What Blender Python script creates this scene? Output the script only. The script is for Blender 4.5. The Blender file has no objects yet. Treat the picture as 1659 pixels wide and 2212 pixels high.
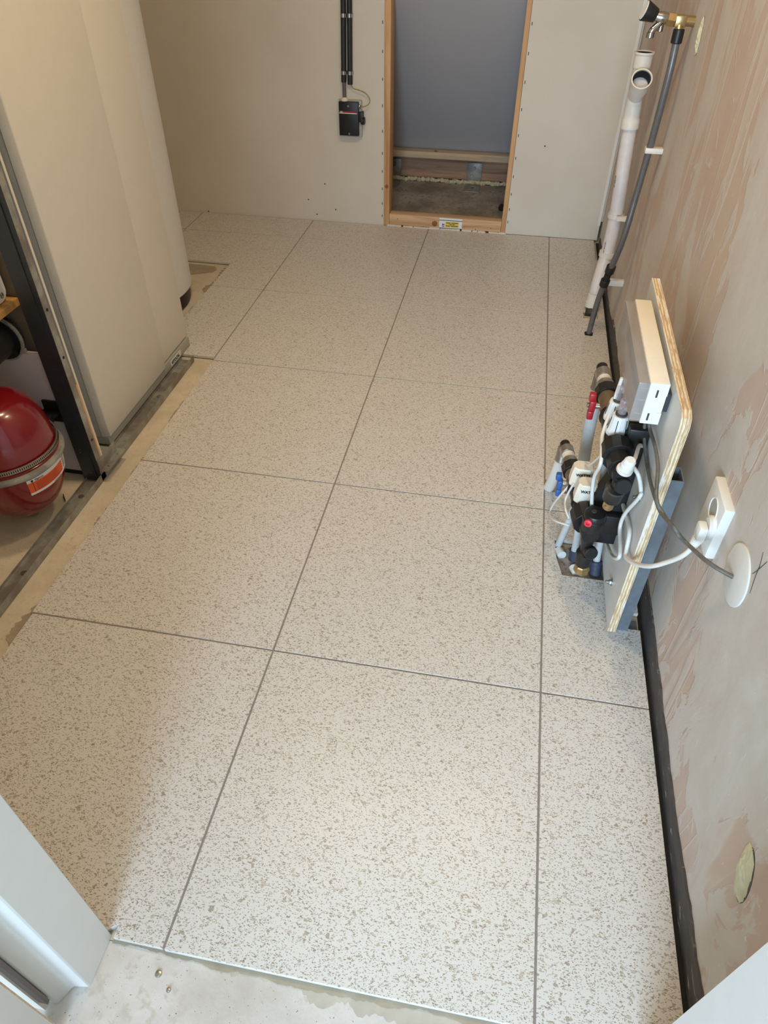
import bpy, bmesh, math, random
from mathutils import Vector, Matrix
random.seed(7)
SC = bpy.context.scene
COL = SC.collection

# ------------------------------------------------------------------ camera
cam_d = bpy.data.cameras.new('camera')
cam = bpy.data.objects.new('camera', cam_d); COL.objects.link(cam)
Rr = ((0.98352573, 0.18071028, 0.00457545),      # right
      (0.12488578, -0.66096272, -0.73995394),    # down
      (-0.13069308, 0.72833514, -0.67264198))    # forward
cam.matrix_world = Matrix(((Rr[0][0], -Rr[1][0], -Rr[2][0], 0.41387),
                           (Rr[0][1], -Rr[1][1], -Rr[2][1], -0.89221),
                           (Rr[0][2], -Rr[1][2], -Rr[2][2], 1.29119),
                           (0, 0, 0, 1)))
cam_d.sensor_fit = 'VERTICAL'; cam_d.sensor_height = 36.0
cam_d.lens = 1495.41 / 2212 * 36
cam_d.clip_start = 0.02
SC.camera = cam

# ------------------------------------------------------------------ world, lights, exposure
w = bpy.data.worlds.new('world'); SC.world = w; w.use_nodes = True
w.node_tree.nodes['Background'].inputs[0].default_value = (0.75, 0.87, 1.0, 1)
w.node_tree.nodes['Background'].inputs[1].default_value = 0.6

def area(name, loc, rot, sx, sy, power, col):
    d = bpy.data.lights.new(name, 'AREA'); d.shape = 'RECTANGLE'; d.size = sx; d.size_y = sy
    d.energy = power; d.color = col
    o = bpy.data.objects.new(name, d); COL.objects.link(o)
    o.location = loc; o.rotation_euler = rot
    return o
# daylight coming through the glazed front door of the hall, behind the photographer
area('daylight_window', (-0.05, -3.16, 1.15), (math.radians(90), 0, 0), 1.5, 1.3, 145, (0.54, 0.76, 1.0))
# the two ceiling spots of the utility room
SPOTS = ((-0.14, 0.65), (0.605, 0.65))
for sx_, sy_ in SPOTS:
    area('ceiling_spot_light', (sx_, sy_, 2.44), (0, 0, 0), 0.16, 0.16, 9.8, (1.0, 0.77, 0.48))

vs = SC.view_settings
vs.view_transform = 'Standard'; vs.look = 'None'; vs.gamma = 1.0; vs.exposure = 0.17
vs.use_curve_mapping = False

# ------------------------------------------------------------------ material helpers
def lin(c):
    return tuple(((v / 255) / 12.92 if v / 255 <= 0.04045 else ((v / 255 + 0.055) / 1.055) ** 2.4) for v in c) + (1,)

class NT:
    def __init__(s, name):
        s.m = bpy.data.materials.new(name); s.m.use_nodes = True
        s.t = s.m.node_tree; s.b = s.t.nodes['Principled BSDF']
    def n(s, typ, **kw):
        nd = s.t.nodes.new('ShaderNode' + typ)
        for k, v in kw.items():
            if k.startswith('i_'):
                nd.inputs[int(k[2:])].default_value = v
            else:
                setattr(nd, k, v)
        return nd
    def l(s, a, b):
        s.t.links.new(a, b)
    def pos(s, scale=(1, 1, 1), rot=(0, 0, 0), loc=(0, 0, 0)):
        g = s.n('NewGeometry'); mp = s.n('Mapping')
        mp.inputs['Scale'].default_value = scale; mp.inputs['Rotation'].default_value = rot
        mp.inputs['Location'].default_value = loc
        s.l(g.outputs['Position'], mp.inputs[0]); return mp.outputs[0]
    def noise(s, vec, scale, detail=4, rough=0.55, dist=0.0):
        nd = s.n('TexNoise'); s.l(vec, nd.inputs['Vector'])
        nd.inputs['Scale'].default_value = scale; nd.inputs['Detail'].default_value = detail
        nd.inputs['Roughness'].default_value = rough; nd.inputs['Distortion'].default_value = dist
        return nd.outputs['Fac']
    def ramp(s, fac, stops, interp='LINEAR'):
        nd = s.n('ValToRGB'); nd.color_ramp.interpolation = interp
        e = nd.color_ramp.elements
        while len(e) < len(stops): e.new(0.5)
        for el, (p, c) in zip(e, stops):
            el.position = p; el.color = c if len(c) == 4 else tuple(c) + (1,)
        s.l(fac, nd.inputs[0]); return nd.outputs[0]
    def mix(s, fac, a, b, mode='MIX'):
        nd = s.n('Mix', data_type='RGBA', blend_type=mode)
        for sock, v in ((nd.inputs[0], fac), (nd.inputs[6], a), (nd.inputs[7], b)):
            if hasattr(v, 'links'): s.l(v, sock)
            else: sock.default_value = v
        return nd.outputs[2]
    def math(s, op, a, b=0.0):
        nd = s.n('Math', operation=op)
        for sock, v in ((nd.inputs[0], a), (nd.inputs[1], b)):
            if hasattr(v, 'links'): s.l(v, sock)
            else: sock.default_value = v
        return nd.outputs[0]
    def out(s, col=None, rough=0.5, metal=0.0, bump=None, bstr=0.2, bdist=0.002, spec=None, coat=0):
        if col is not None:
            if hasattr(col, 'links'): s.l(col, s.b.inputs['Base Color'])
            else: s.b.inputs['Base Color'].default_value = col
        if hasattr(rough, 'links'): s.l(rough, s.b.inputs['Roughness'])
        else: s.b.inputs['Roughness'].default_value = rough
        s.b.inputs['Metallic'].default_value = metal
        if spec is not None: s.b.inputs['Specular IOR Level'].default_value = spec
        if coat: s.b.inputs['Coat Weight'].default_value = coat; s.b.inputs['Coat Roughness'].default_value = 0.08
        if bump is not None:
            bp = s.n('Bump'); bp.inputs['Strength'].default_value = bstr; bp.inputs['Distance'].default_value = bdist
            s.l(bump, bp.inputs['Height']); s.l(bp.outputs[0], s.b.inputs['Normal'])
        return s.m

def plain(name, rgb, rough=0.5, metal=0.0, var=0.08, scale=30, bump=0.0, spec=None, coat=0):
    t = NT(name); c = lin(rgb)
    f = t.noise(t.pos(), scale, 5)
    d = tuple(v * (1 - var) for v in c[:3]) + (1,); e = tuple(min(1, v * (1 + var)) for v in c[:3]) + (1,)
    col = t.ramp(f, [(0.3, d), (0.7, e)])
    return t.out(col, rough, metal, f if bump else None, bump, 0.001, spec, coat)

MT = {}
MT['white_enamel'] = plain('white_enamel', (226, 220, 208), 0.42, var=0.015)
MT['tank_white'] = plain('tank_white', (224, 222, 218), 0.5, var=0.02, scale=60)
MT['white_paint'] = plain('white_paint', (226, 225, 220), 0.38, var=0.015)
MT['white_plastic'] = plain('white_plastic', (232, 230, 222), 0.4, var=0.02)
MT['cream_plastic'] = plain('cream_plastic', (236, 226, 206), 0.4, var=0.03)
MT['pvc'] = plain('pvc_white', (225, 216, 210), 0.42, var=0.05, scale=40)
MT['pvc_cream'] = plain('pvc_cream', (228, 220, 206), 0.45, var=0.03)
MT['black'] = plain('black_plastic', (26, 25, 25), 0.42, var=0.25)
MT['black_matte'] = plain('black_matte', (20, 20, 20), 0.7, var=0.3)
MT['rubber'] = plain('black_foam', (28, 27, 26), 0.85, var=0.25, scale=200, bump=0.3)
MT['grey_plinth'] = plain('grey_plinth', (176, 174, 164), 0.5, var=0.04)
MT['chrome'] = plain('chrome', (190, 188, 184), 0.18, 1.0, var=0.03)
MT['steel'] = plain('steel_sleeve', (178, 174, 166), 0.3, 0.9, var=0.08, scale=80)
MT['brass'] = plain('brass', (188, 160, 112), 0.3, 0.85, var=0.08)
MT['bronze'] = plain('bronze', (146, 124, 98), 0.4, 0.7, var=0.1)
MT['red_plastic'] = plain('red_plastic', (168, 30, 38), 0.35, var=0.05)
MT['red_bright'] = plain('red_bright', (224, 52, 66), 0.4, var=0.03)
MT['blue_plastic'] = plain('blue_plastic', (44, 92, 158), 0.4, var=0.08)
MT['red_paint'] = plain('red_gloss_paint', (122, 14, 24), 0.22, var=0.06, scale=8, coat=0.5)
MT['orange_print'] = plain('orange_print', (226, 92, 44), 0.5, var=0.05)
MT['dark_print'] = plain('dark_print', (30, 28, 28), 0.6, var=0.05)
MT['brown_print'] = plain('brown_print', (150, 52, 26), 0.6, var=0.05)
MT['paper'] = plain('paper_white', (232, 232, 230), 0.6, var=0.02)
MT['yellow_print'] = plain('yellow_print', (228, 198, 72), 0.6, var=0.04)
MT['teal_print'] = plain('teal_print', (28, 66, 70), 0.6, var=0.04)
MT['grey_pipe'] = plain('grey_metal_pipe', (112, 110, 110), 0.35, 0.35, var=0.1, scale=60)
MT['dark_grey'] = plain('dark_grey_plastic', (62, 60, 58), 0.5, var=0.1)
MT['conduit'] = plain('conduit_black', (40, 38, 36), 0.5, var=0.1)
MT['dark_cable'] = plain('dark_grey_cable', (98, 94, 86), 0.5, var=0.25, scale=90)
MT['white_cable'] = plain('white_cable', (222, 218, 208), 0.45, var=0.04)
MT['pex'] = plain('pex_pipe', (196, 198, 196), 0.4, var=0.06, scale=40)
MT['yellow_wire'] = plain('yellow_green_wire', (150, 140, 52), 0.5, var=0.4, scale=70)
MT['grey_sheath'] = plain('grey_sheath', (104, 92, 90), 0.5, var=0.05)
MT['post_steel'] = plain('grey_blue_post', (112, 120, 126), 0.45, 0.25, var=0.12, scale=50)
MT['sloped_board'] = plain('grey_sloped_board', (186, 184, 186), 0.85, var=0.03, scale=300)
MT['purple_board'] = plain('white_lilac_board', (206, 196, 194), 0.8, var=0.04, scale=200)
MT['ceiling_white'] = plain('ceiling_white', (225, 220, 210), 0.85, var=0.02)
MT['hall_wall'] = plain('hall_wall', (168, 160, 150), 0.9, var=0.03)
MT['closet_board'] = plain('closet_grey_brown', (132, 118, 98), 0.85, var=0.08)
MT['adhesive'] = plain('adhesive_grey', (164, 150, 128), 0.9, var=0.12, bump=0.3)
MT['adhesive_pale'] = plain('adhesive_pale', (186, 176, 160), 0.9, var=0.12, bump=0.3)
MT['grout'] = plain('grout_grey', (142, 132, 124), 0.9, var=0.1, scale=80)
MT['bluefoam'] = plain('edge_blue_white', (196, 212, 220), 0.6, var=0.05)
MT['mark'] = plain('ink_mark', (60, 58, 64), 0.8, var=0.1)
MT['navy_tape'] = plain('navy_sleeve', (52, 58, 74), 0.6, var=0.35, scale=160)
MT['tape'] = plain('masking_tape', (206, 200, 164), 0.75, var=0.12, scale=60, bump=0.3)

def mat_galv():
    t = NT('galvanised_steel'); p = t.pos()
    f = t.noise(p, 40, 6, 0.6); g = t.noise(p, 9, 4, 0.6)
    c = t.ramp(f, [(0.3, lin((140, 140, 132))), (0.7, lin((176, 175, 166)))])
    c = t.mix(t.ramp(g, [(0.45, (0, 0, 0)), (0.62, (1, 1, 1))]), c, lin((132, 124, 116)))
    return t.out(c, 0.45, 0.3, f, 0.1)
MT['galv'] = mat_galv()
MT['galv_dark'] = plain('stud_dark_steel', (70, 76, 80), 0.4, 0.6, var=0.1, scale=20)

def mat_wood(name, axis, a, b, k=1.0):
    t = NT(name); s = [38 * k] * 3; s[axis] = 2.2 * k
    p = t.pos(tuple(s)); f = t.noise(p, 1.0, 6, 0.65, 0.6)
    g = t.noise(t.pos((5, 5, 5)), 1.0, 3)
    c = t.ramp(f, [(0.28, lin(b)), (0.5, lin(a)), (0.72, lin(tuple(min(255, v + 14) for v in a)))])
    c = t.mix(t.math('MULTIPLY', g, 0.35), c, lin(b))
    return t.out(c, 0.62, 0, f, 0.12)
MT['pine_x'] = mat_wood('pine_along_x', 0, (222, 184, 142), (186, 140, 96))
MT['pine_z'] = mat_wood('pine_along_z', 2, (216, 170, 120), (178, 126, 80))
MT['pine_y'] = mat_wood('plywood_edge_y', 1, (206, 158, 92), (168, 116, 58))
MT['pine_pale'] = mat_wood('pine_pale_x', 0, (216, 190, 154), (176, 144, 108))
MT['pine_brown'] = mat_wood('pine_brown_x', 0, (186, 146, 114), (136, 98, 72))
MT['knot'] = plain('wood_knot', (138, 92, 60), 0.7, var=0.25, scale=120)

def mat_plyedge():
    t = NT('plywood_edges')
    w1 = t.n('TexWave', wave_type='BANDS', bands_direction='X')
    t.l(t.pos((1, 1, 1)), w1.inputs[0]); w1.inputs['Scale'].default_value = 52; w1.inputs['Distortion'].default_value = 1.2
    p = t.pos((300, 30, 30)); f = t.noise(p, 1.0, 5, 0.7)
    c = t.ramp(w1.outputs['Fac'], [(0.1, lin((188, 158, 120))), (0.35, lin((226, 206, 168))), (0.9, lin((234, 216, 182)))])
    c = t.mix(t.ramp(f, [(0.45, (0, 0, 0)), (0.62, (1, 1, 1))]), c, lin((186, 152, 112)))
    h = t.noise(t.pos((120, 10, 10)), 1.0, 4)
    c = t.mix(t.ramp(h, [(0.57, (0, 0, 0)), (0.63, (1, 1, 1))]), c, lin((226, 220, 210)))
    return t.out(c, 0.75, 0, f, 0.4, 0.002)
MT['ply_edge'] = mat_plyedge()
MT['board_paint'] = plain('grey_painted_board', (216, 214, 208), 0.5, var=0.04, scale=12)

def mat_tile():
    t = NT('terrazzo_tile')
    base = lin((218, 214, 208))
    pw = t.pos()
    nz = t.n('TexNoise'); t.l(pw, nz.inputs['Vector']); nz.inputs['Scale'].default_value = 160
    nz.inputs['Detail'].default_value = 2
    sub = t.n('VectorMath', operation='SUBTRACT'); t.l(nz.outputs['Color'], sub.inputs[0]); sub.inputs[1].default_value = (0.5, 0.5, 0.5)
    scl = t.n('VectorMath', operation='SCALE'); t.l(sub.outputs[0], scl.inputs[0]); scl.inputs['Scale'].default_value = 0.0030
    add = t.n('VectorMath', operation='ADD'); t.l(pw, add.inputs[0]); t.l(scl.outputs[0], add.inputs[1])
    col = base
    g = t.noise(pw, 3.0, 3)
    col = t.mix(t.math('MULTIPLY', g, 0.5), base, lin((211, 204, 193)))
    for (sc, pr, th, rot, st, cA, cB) in (
        (120, 0.10, 0.21, 2.6, (1.0, 1.45), (199, 191, 178), (160, 149, 133)),
        (84, 0.045, 0.25, 0.2, (1.0, 1.25), (196, 188, 174), (166, 155, 140)),
        (175, 0.105, 0.20, 1.0, (1.0, 1.7), (194, 184, 169), (150, 137, 120)),
        (185, 0.085, 0.20, 2.4, (1.0, 2.0), (190, 180, 165), (140, 127, 110)),
        (265, 0.12, 0.19, 0.5, (1.0, 2.2), (182, 171, 155), (132, 118, 101)),
        (270, 0.12, 0.19, 1.8, (1.0, 2.2), (182, 171, 155), (128, 114, 97)),
        (420, 0.13, 0.18, 1.3, (1.0, 1.5), (186, 175, 159), (138, 124, 107))):
        mp = t.n('Mapping'); t.l(add.outputs[0], mp.inputs[0])
        mp.inputs['Rotation'].default_value = (0, 0, rot); mp.inputs['Scale'].default_value = (st[0], st[1], 1)
        mp.inputs['Location'].default_value = (rot * 3.3, sc * 0.013, 0)
        v = t.n('TexVoronoi', voronoi_dimensions='2D', feature='F1'); t.l(mp.outputs[0], v.inputs['Vector']); v.inputs['Scale'].default_value = sc
        e = t.n('TexVoronoi', voronoi_dimensions='2D', feature='DISTANCE_TO_EDGE'); t.l(mp.outputs[0], e.inputs['Vector']); e.inputs['Scale'].default_value = sc
        sp = t.n('SeparateColor'); t.l(v.outputs['Color'], sp.inputs[0])
        m1 = t.math('LESS_THAN', sp.outputs[0], pr)
        m2 = t.math('GREATER_THAN', e.outputs['Distance'], th)
        m = t.math('MULTIPLY', m1, m2)
        cc = t.mix(sp.outputs[1], lin(cA), lin(cB))
        col = t.mix(m, col, cc)
    return t.out(col, 0.36, 0, None, spec=0.45)
MT['tile'] = mat_tile()
MT['tile_side'] = plain('tile_side', (206, 202, 194), 0.6, var=0.05, scale=90)

def mat_concrete(name, a, b, c2, sc=6, bstr=0.3):
    t = NT(name); p = t.pos()
    f = t.noise(p, sc, 8, 0.65); g = t.noise(p, sc * 9, 5, 0.6); s = t.noise(p, 260, 2)
    c = t.ramp(f, [(0.35, lin(a)), (0.6, lin(b))])
    c = t.mix(t.ramp(g, [(0.56, (0, 0, 0)), (0.66, (1, 1, 1))]), c, lin(c2))
    c = t.mix(t.ramp(s, [(0.7, (0, 0, 0)), (0.74, (1, 1, 1))]), c, lin(tuple(int(v * 0.6) for v in c2)))
    return t.out(c, 0.9, 0, g, bstr, 0.003)
MT['screed'] = mat_concrete('screed', (194, 180, 156), (218, 205, 182), (202, 186, 160), 5, 0.15)
MT['hall_concrete'] = mat_concrete('hall_concrete', (190, 180, 168), (214, 206, 198), (196, 186, 174), 5)
MT['rough_concrete'] = mat_concrete('rough_concrete', (140, 129, 117), (184, 173, 160), (122, 113, 104), 6, 0.5)

def mat_gypsum():
    t = NT('plasterboard_cream'); p = t.pos()
    f = t.noise(p, 2.2, 4); g = t.noise(p, 260, 2)
    c = t.ramp(f, [(0.3, lin((216, 206, 190))), (0.7, lin((226, 218, 204)))])
    c = t.mix(t.math('MULTIPLY', g, 0.12), c, lin((190, 178, 158)))
    sc = t.noise(t.pos((14, 1, 60), (0, 0.25, 0)), 1.0, 5, 0.7, 1.2)
    c = t.mix(t.ramp(sc, [(0.70, (0, 0, 0)), (0.74, (0.35, 0.35, 0.35)), (0.78, (0, 0, 0))]), c, lin((176, 160, 138)))
    return t.out(c, 0.85, 0, g, 0.05)
MT['gypsum'] = mat_gypsum()

def mat_plaster():
    t = NT('patchy_plaster')
    a = t.noise(t.pos((1, 3.4, 1.25), (0.16, 0, 0)), 1.0, 3.0, 0.5, 1.1)        # broad trowelled fields
    b = t.noise(t.pos((1, 9, 1.0), (0.13, 0, 0), (0, 4.3, 2.1)), 1.0, 2.5, 0.5, 0.7)  # long upright strokes
    e = t.noise(t.pos((1, 8, 5.5), (0.4, 0, 0), (0, 1.3, 5.1)), 1.0, 5, 0.6, 1.6)   # small irregular smears
    d = t.noise(t.pos((1, 3.0, 2.2), (0, 0, 0), (0, 3.1, 1.7)), 1.0, 4, 0.5, 0.8)
    fine = t.noise(t.pos((1, 60, 12), (0.12, 0, 0)), 1.0, 5, 0.65)
    mott = t.noise(t.pos((1, 9, 6)), 1.0, 7, 0.65, 0.6)
    pink = t.ramp(d, [(0.32, lin((206, 186, 170))), (0.5, lin((200, 174, 158))), (0.68, lin((204, 182, 155)))])
    pink = t.mix(t.ramp(mott, [(0.35, (0, 0, 0)), (0.75, (0.4, 0.4, 0.4))]), pink, lin((210, 196, 182)))
    grey = t.ramp(mott, [(0.3, lin((202, 195, 184))), (0.7, lin((217, 211, 202)))])
    m1 = t.ramp(a, [(0.50, (0, 0, 0)), (0.53, (0.65, 0.65, 0.65)), (0.66, (0.95, 0.95, 0.95))])
    m2 = t.ramp(b, [(0.545, (0, 0, 0)), (0.56, (0.75, 0.75, 0.75)), (0.60, (0.3, 0.3, 0.3)), (0.66, (0, 0, 0)), (0.70, (0.6, 0.6, 0.6))])
    m3 = t.ramp(e, [(0.60, (0, 0, 0)), (0.63, (0.6, 0.6, 0.6)), (0.75, (0.8, 0.8, 0.8))])
    m = t.math('MAXIMUM', t.math('MAXIMUM', m1, m2), m3)
    # more filler was trowelled on towards the doorway
    g = t.n('NewGeometry'); sx = t.n('SeparateXYZ'); t.l(g.outputs['Position'], sx.inputs[0])
    k = t.math('SUBTRACT', t.math('ADD', t.math('MULTIPLY', a, 0.6), t.math('MULTIPLY', e, 0.4)), 0.41)
    lo = t.ramp(t.math('ADD', t.math('MULTIPLY', sx.outputs[1], -0.26), t.math('MULTIPLY', t.math('SUBTRACT', k, 0.055), 3.6)), [(0.0, (0, 0, 0)), (0.06, (0.75, 0.75, 0.75)), (0.5, (0.97, 0.97, 0.97))])
    m = t.math('MAXIMUM', m, lo)
    c = t.mix(m, pink, grey)
    c = t.mix(t.math('MULTIPLY', fine, 0.16), c, lin((186, 166, 148)))
    scr = t.noise(t.pos((1, 50, 9), (0.5, 0, 0)), 1.0, 3, 0.7, 2.0)
    c = t.mix(t.ramp(scr, [(0.68, (0, 0, 0)), (0.71, (0.7, 0.7, 0.7)), (0.74, (0, 0, 0))]), c, lin((238, 232, 220)))
    h = t.mix(0.35, m, mott)
    return t.out(c, 0.85, 0, h, 0.45, 0.004)
MT['plaster'] = mat_plaster()

def mat_bitumen():
    t = NT('bitumen_strip'); f = t.noise(t.pos((1, 14, 60)), 1.0, 5, 0.7, 0.6)
    c = t.ramp(f, [(0.3, lin((66, 61, 58))), (0.60, lin((84, 78, 75))), (0.64, lin((104, 98, 94))), (0.68, lin((190, 184, 176)))])
    return t.out(c, 0.7, 0, f, 0.2)
MT['bitumen'] = mat_bitumen()

def mat_foam():
    t = NT('pu_foam'); f = t.noise(t.pos(), 70, 4)
    return t.out(t.ramp(f, [(0.3, lin((176, 160, 118))), (0.7, lin((226, 216, 182)))]), 0.9, 0, f, 0.5)
MT['foam'] = mat_foam()

def mat_clear(name, tint, alpha, rough=0.15):
    t = NT(name); c = lin(tint)
    f = t.noise(t.pos(), 25, 4)
    t.out(t.ramp(f, [(0.3, tuple(v * 0.92 for v in c[:3]) + (1,)), (0.7, c)]), rough)
    t.b.inputs['Alpha'].default_value = alpha
    return t.m
MT['smoke_cover'] = mat_clear('smoked_clear_cover', (176, 168, 162), 0.72, 0.25)
MT['clear'] = mat_clear('clear_plastic', (214, 196, 192), 0.38, 0.08)

def mat_emit():
    t = NT('lamp_diffuser'); t.b.inputs['Emission Color'].default_value = (1.0, 0.82, 0.6, 1)
    t.b.inputs['Emission Strength'].default_value = 3.0
    return t.out(lin((250, 246, 236)), 0.5)
MT['lamp'] = mat_emit()

# ------------------------------------------------------------------ geometry helpers
WP = {}
def mk(name, verts, faces, mat, parent=None, smooth=False, base=False, kind=None, fm=None, ang=40):
    vs_ = [Vector(v) for v in verts]
    lo = Vector((min(v.x for v in vs_), min(v.y for v in vs_), min(v.z for v in vs_)))
    hi = Vector((max(v.x for v in vs_), max(v.y for v in vs_), max(v.z for v in vs_)))
    c = (lo + hi) / 2
    if base: c.z = lo.z
    me = bpy.data.meshes.new(name)
    me.from_pydata([v - c for v in vs_], [], faces)
    bm = bmesh.new(); bm.from_mesh(me); bmesh.ops.recalc_face_normals(bm, faces=bm.faces); bm.to_mesh(me); bm.free()
    mats = mat if isinstance(mat, (list, tuple)) else [mat]
    for m in mats: me.materials.append(MT[m])
    if fm:
        for p in me.polygons: p.material_index = fm(p.normal)
    if smooth:
        me.polygons.foreach_set('use_smooth', [True] * len(me.polygons))
        me.set_sharp_from_angle(angle=math.radians(ang))
    me.update()
    o = bpy.data.objects.new(name, me); COL.objects.link(o)
    WP[o.name] = c.copy()
    if parent is not None:
        o.parent = parent; o.location = c - WP[parent.name]
    else:
        o.location = c
    if kind: o['kind'] = kind
    return o

def tag(o, label, cat, group=None):
    o['label'] = label; o['category'] = cat
    if group: o['group'] = group
    return o

def thing(name, loc, label, cat, group=None):
    o = bpy.data.objects.new(name, None); COL.objects.link(o); o.location = loc
    o.empty_display_size = 0.05
    WP[o.name] = Vector(loc)
    return tag(o, label, cat, group)

def structure(o):
    o['kind'] = 'structure'; return o

def bevelled(verts, faces, bev, seg=2):
    bm = bmesh.new()
    bv = [bm.verts.new(v) for v in verts]
    for f in faces: bm.faces.new([bv[i] for i in f])
    bmesh.ops.recalc_face_normals(bm, faces=bm.faces)
    bmesh.ops.bevel(bm, geom=bm.edges[:], offset=bev, segments=seg, affect='EDGES', profile=0.5)
    bm.verts.index_update()
    V = [v.co.copy() for v in bm.verts]; F = [[v.index for v in f.verts] for f in bm.faces]
    bm.free(); return V, F

BF = [(0, 1, 2, 3), (4, 7, 6, 5), (0, 4, 5, 1), (1, 5, 6, 2), (2, 6, 7, 3), (3, 7, 4, 0)]
def boxvf(x0, x1, y0, y1, z0, z1, bev=0, seg=2):
    V = [(x0, y0, z0), (x1, y0, z0), (x1, y1, z0), (x0, y1, z0), (x0, y0, z1), (x1, y0, z1), (x1, y1, z1), (x0, y1, z1)]
    if bev: return bevelled(V, BF, bev, seg)
    return V, BF
def box(name, b, mat, parent=None, bev=0, seg=2, **kw):
    V, F = boxvf(*b, bev=bev, seg=seg)
    return mk(name, V, F, mat, parent, smooth=bool(bev), **kw)

def prism(name, poly, axis, a, b, mat, parent=None, bev=0, **kw):
    # poly: 2D points in the two other axes (in xyz order), extruded from a to b along axis
    def P3(p, t):
        q = list(p); q.insert(axis, t); return tuple(q)
    n = len(poly)
    V = [P3(p, a) for p in poly] + [P3(p, b) for p in poly]
    F = [tuple(range(n)), tuple(range(2 * n - 1, n - 1, -1))] + [(i, (i + 1) % n, n + (i + 1) % n, n + i) for i in range(n)]
    if bev: V, F = bevelled(V, F, bev, 1)
    return mk(name, V, F, mat, parent, **kw)

def multi(*parts):
    V, F = [], []
    for (v, f) in parts:
        k = len(V); V += [tuple(p) for p in v]; F += [tuple(i + k for i in q) for q in f]
    return V, F

def basis(d):
    d = Vector(d).normalized()
    a = Vector((0, 0, 1)) if abs(d.z) < 0.9 else Vector((1, 0, 0))
    u = d.cross(a).normalized(); v = d.cross(u).normalized()
    return d, u, v
def lathevf(prof, o, d, seg=24, phase=0.0):
    d, u, v = basis(d); o = Vector(o)
    V, F, rings = [], [], []
    for (r, t) in prof:
        if r <= 1e-6:
            rings.append([len(V)]); V.append(o + d * t)
        else:
            k = len(V); rings.append(list(range(k, k + seg)))
            for i in range(seg):
                a = 2 * math.pi * i / seg + phase
                V.append(o + d * t + (u * math.cos(a) + v * math.sin(a)) * r)
    for A, B in zip(rings, rings[1:]):
        if len(A) == 1 and len(B) == 1: continue
        for i in range(seg):
            j = (i + 1) % seg
            if len(A) == 1: F.append((A[0], B[i], B[j]))
            elif len(B) == 1: F.append((A[i], B[0], A[j]))
            else: F.append((A[i], B[i], B[j], A[j]))
    return V, F
def lathe(name, prof, o, d, mat, parent=None, seg=24, smooth=True, phase=0.0, **kw):
    V, F = lathevf(prof, o, d, seg, phase)
    return mk(name, V, F, mat, parent, smooth=smooth, **kw)
def cylp(r, h, c=0.0):
    if c: return [(0, 0), (r - c, 0), (r, c), (r, h - c), (r - c, h), (0, h)]
    return [(0, 0), (r, 0), (r, h), (0, h)]

def spline(pts, sub=8):
    P = [Vector(p) for p in pts]
    if sub <= 1 or len(P) < 3: return P
    out = []
    for i in range(len(P) - 1):
        p0 = P[max(i - 1, 0)]; p1 = P[i]; p2 = P[i + 1]; p3 = P[min(i + 2, len(P) - 1)]
        for k in range(sub):
            t = k / sub
            out.append(0.5 * ((2 * p1) + (p2 - p0) * t + (2 * p0 - 5 * p1 + 4 * p2 - p3) * t * t + (3 * p1 - p0 - 3 * p2 + p3) * t ** 3))
    out.append(P[-1]); return out
def tubevf(pts, r, seg=12, sub=8):
    P = spline(pts, sub)
    rr = r if callable(r) else (lambda t: r)
    V, F = [], []
    d0 = (P[1] - P[0]).normalized(); _, u, v = basis(d0)
    n = len(P)
    for i, p in enumerate(P):
        d = ((P[min(i + 1, n - 1)] - P[max(i - 1, 0)])).normalized()
        u = (u - d * u.dot(d)).normalized(); v = d.cross(u)
        for k in range(seg):
            a = 2 * math.pi * k / seg
            V.append(p + (u * math.cos(a) + v * math.sin(a)) * rr(i / (n - 1)))
    for i in range(n - 1):
        for k in range(seg):
            j = (k + 1) % seg
            F.append((i * seg + k, i * seg + j, (i + 1) * seg + j, (i + 1) * seg + k))
    F.append(tuple(range(seg))); F.append(tuple(range((n - 1) * seg, n * seg)))
    return V, F
def tube(name, pts, r, mat, parent=None, seg=12, sub=8, **kw):
    V, F = tubevf(pts, r, seg, sub)
    return mk(name, V, F, mat, parent, smooth=True, ang=60, **kw)

def text(name, s, o, right, up, size, mat, parent, depth=0.0003, align='LEFT', bold=0.0):
    cu = bpy.data.curves.new('txt', 'FONT'); cu.body = s; cu.size = size; cu.extrude = depth
    cu.align_x = align; cu.offset = bold; cu.resolution_u = 2
    ob = bpy.data.objects.new('txt', cu); COL.objects.link(ob)
    bpy.context.view_layer.update()
    me = bpy.data.meshes.new_from_object(ob.evaluated_get(bpy.context.evaluated_depsgraph_get()))
    r = Vector(right).normalized(); u = Vector(up).normalized(); nn = r.cross(u)
    V = [Vector(o) + r * v.co.x + u * v.co.y + nn * v.co.z for v in me.vertices]
    F = [tuple(p.vertices) for p in me.polygons]
    bpy.data.objects.remove(ob); bpy.data.curves.remove(cu); bpy.data.meshes.remove(me)
    return mk(name, V, F, mat, parent)

def lerp(a, b, t): return tuple(a[i] + (b[i] - a[i]) * t for i in range(3))

# ================================================================== THE ROOM
ZS = -0.013                      # screed level below the tile top (z = 0)
WX, YB, YF = 0.84, 2.645, -0.605  # right wall, back wall, doorway wall
XL = -1.55
# floor: screed, hall concrete; tiles are its children
floor = structure(mk('floor', *multi(boxvf(XL - 0.1, WX + 0.1, YF - 0.001, YB + 0.05, -0.12, ZS)), ['screed'], base=False))
hall = structure(box('floor_hall', (-1.3, 1.7, -3.3, YF - 0.002, -0.12, ZS), 'hall_concrete'))
eaves_floor = structure(box('floor_eaves', (-0.9, 1.0, YB + 0.05, 3.6, -0.12, -0.002), 'rough_concrete'))

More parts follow.
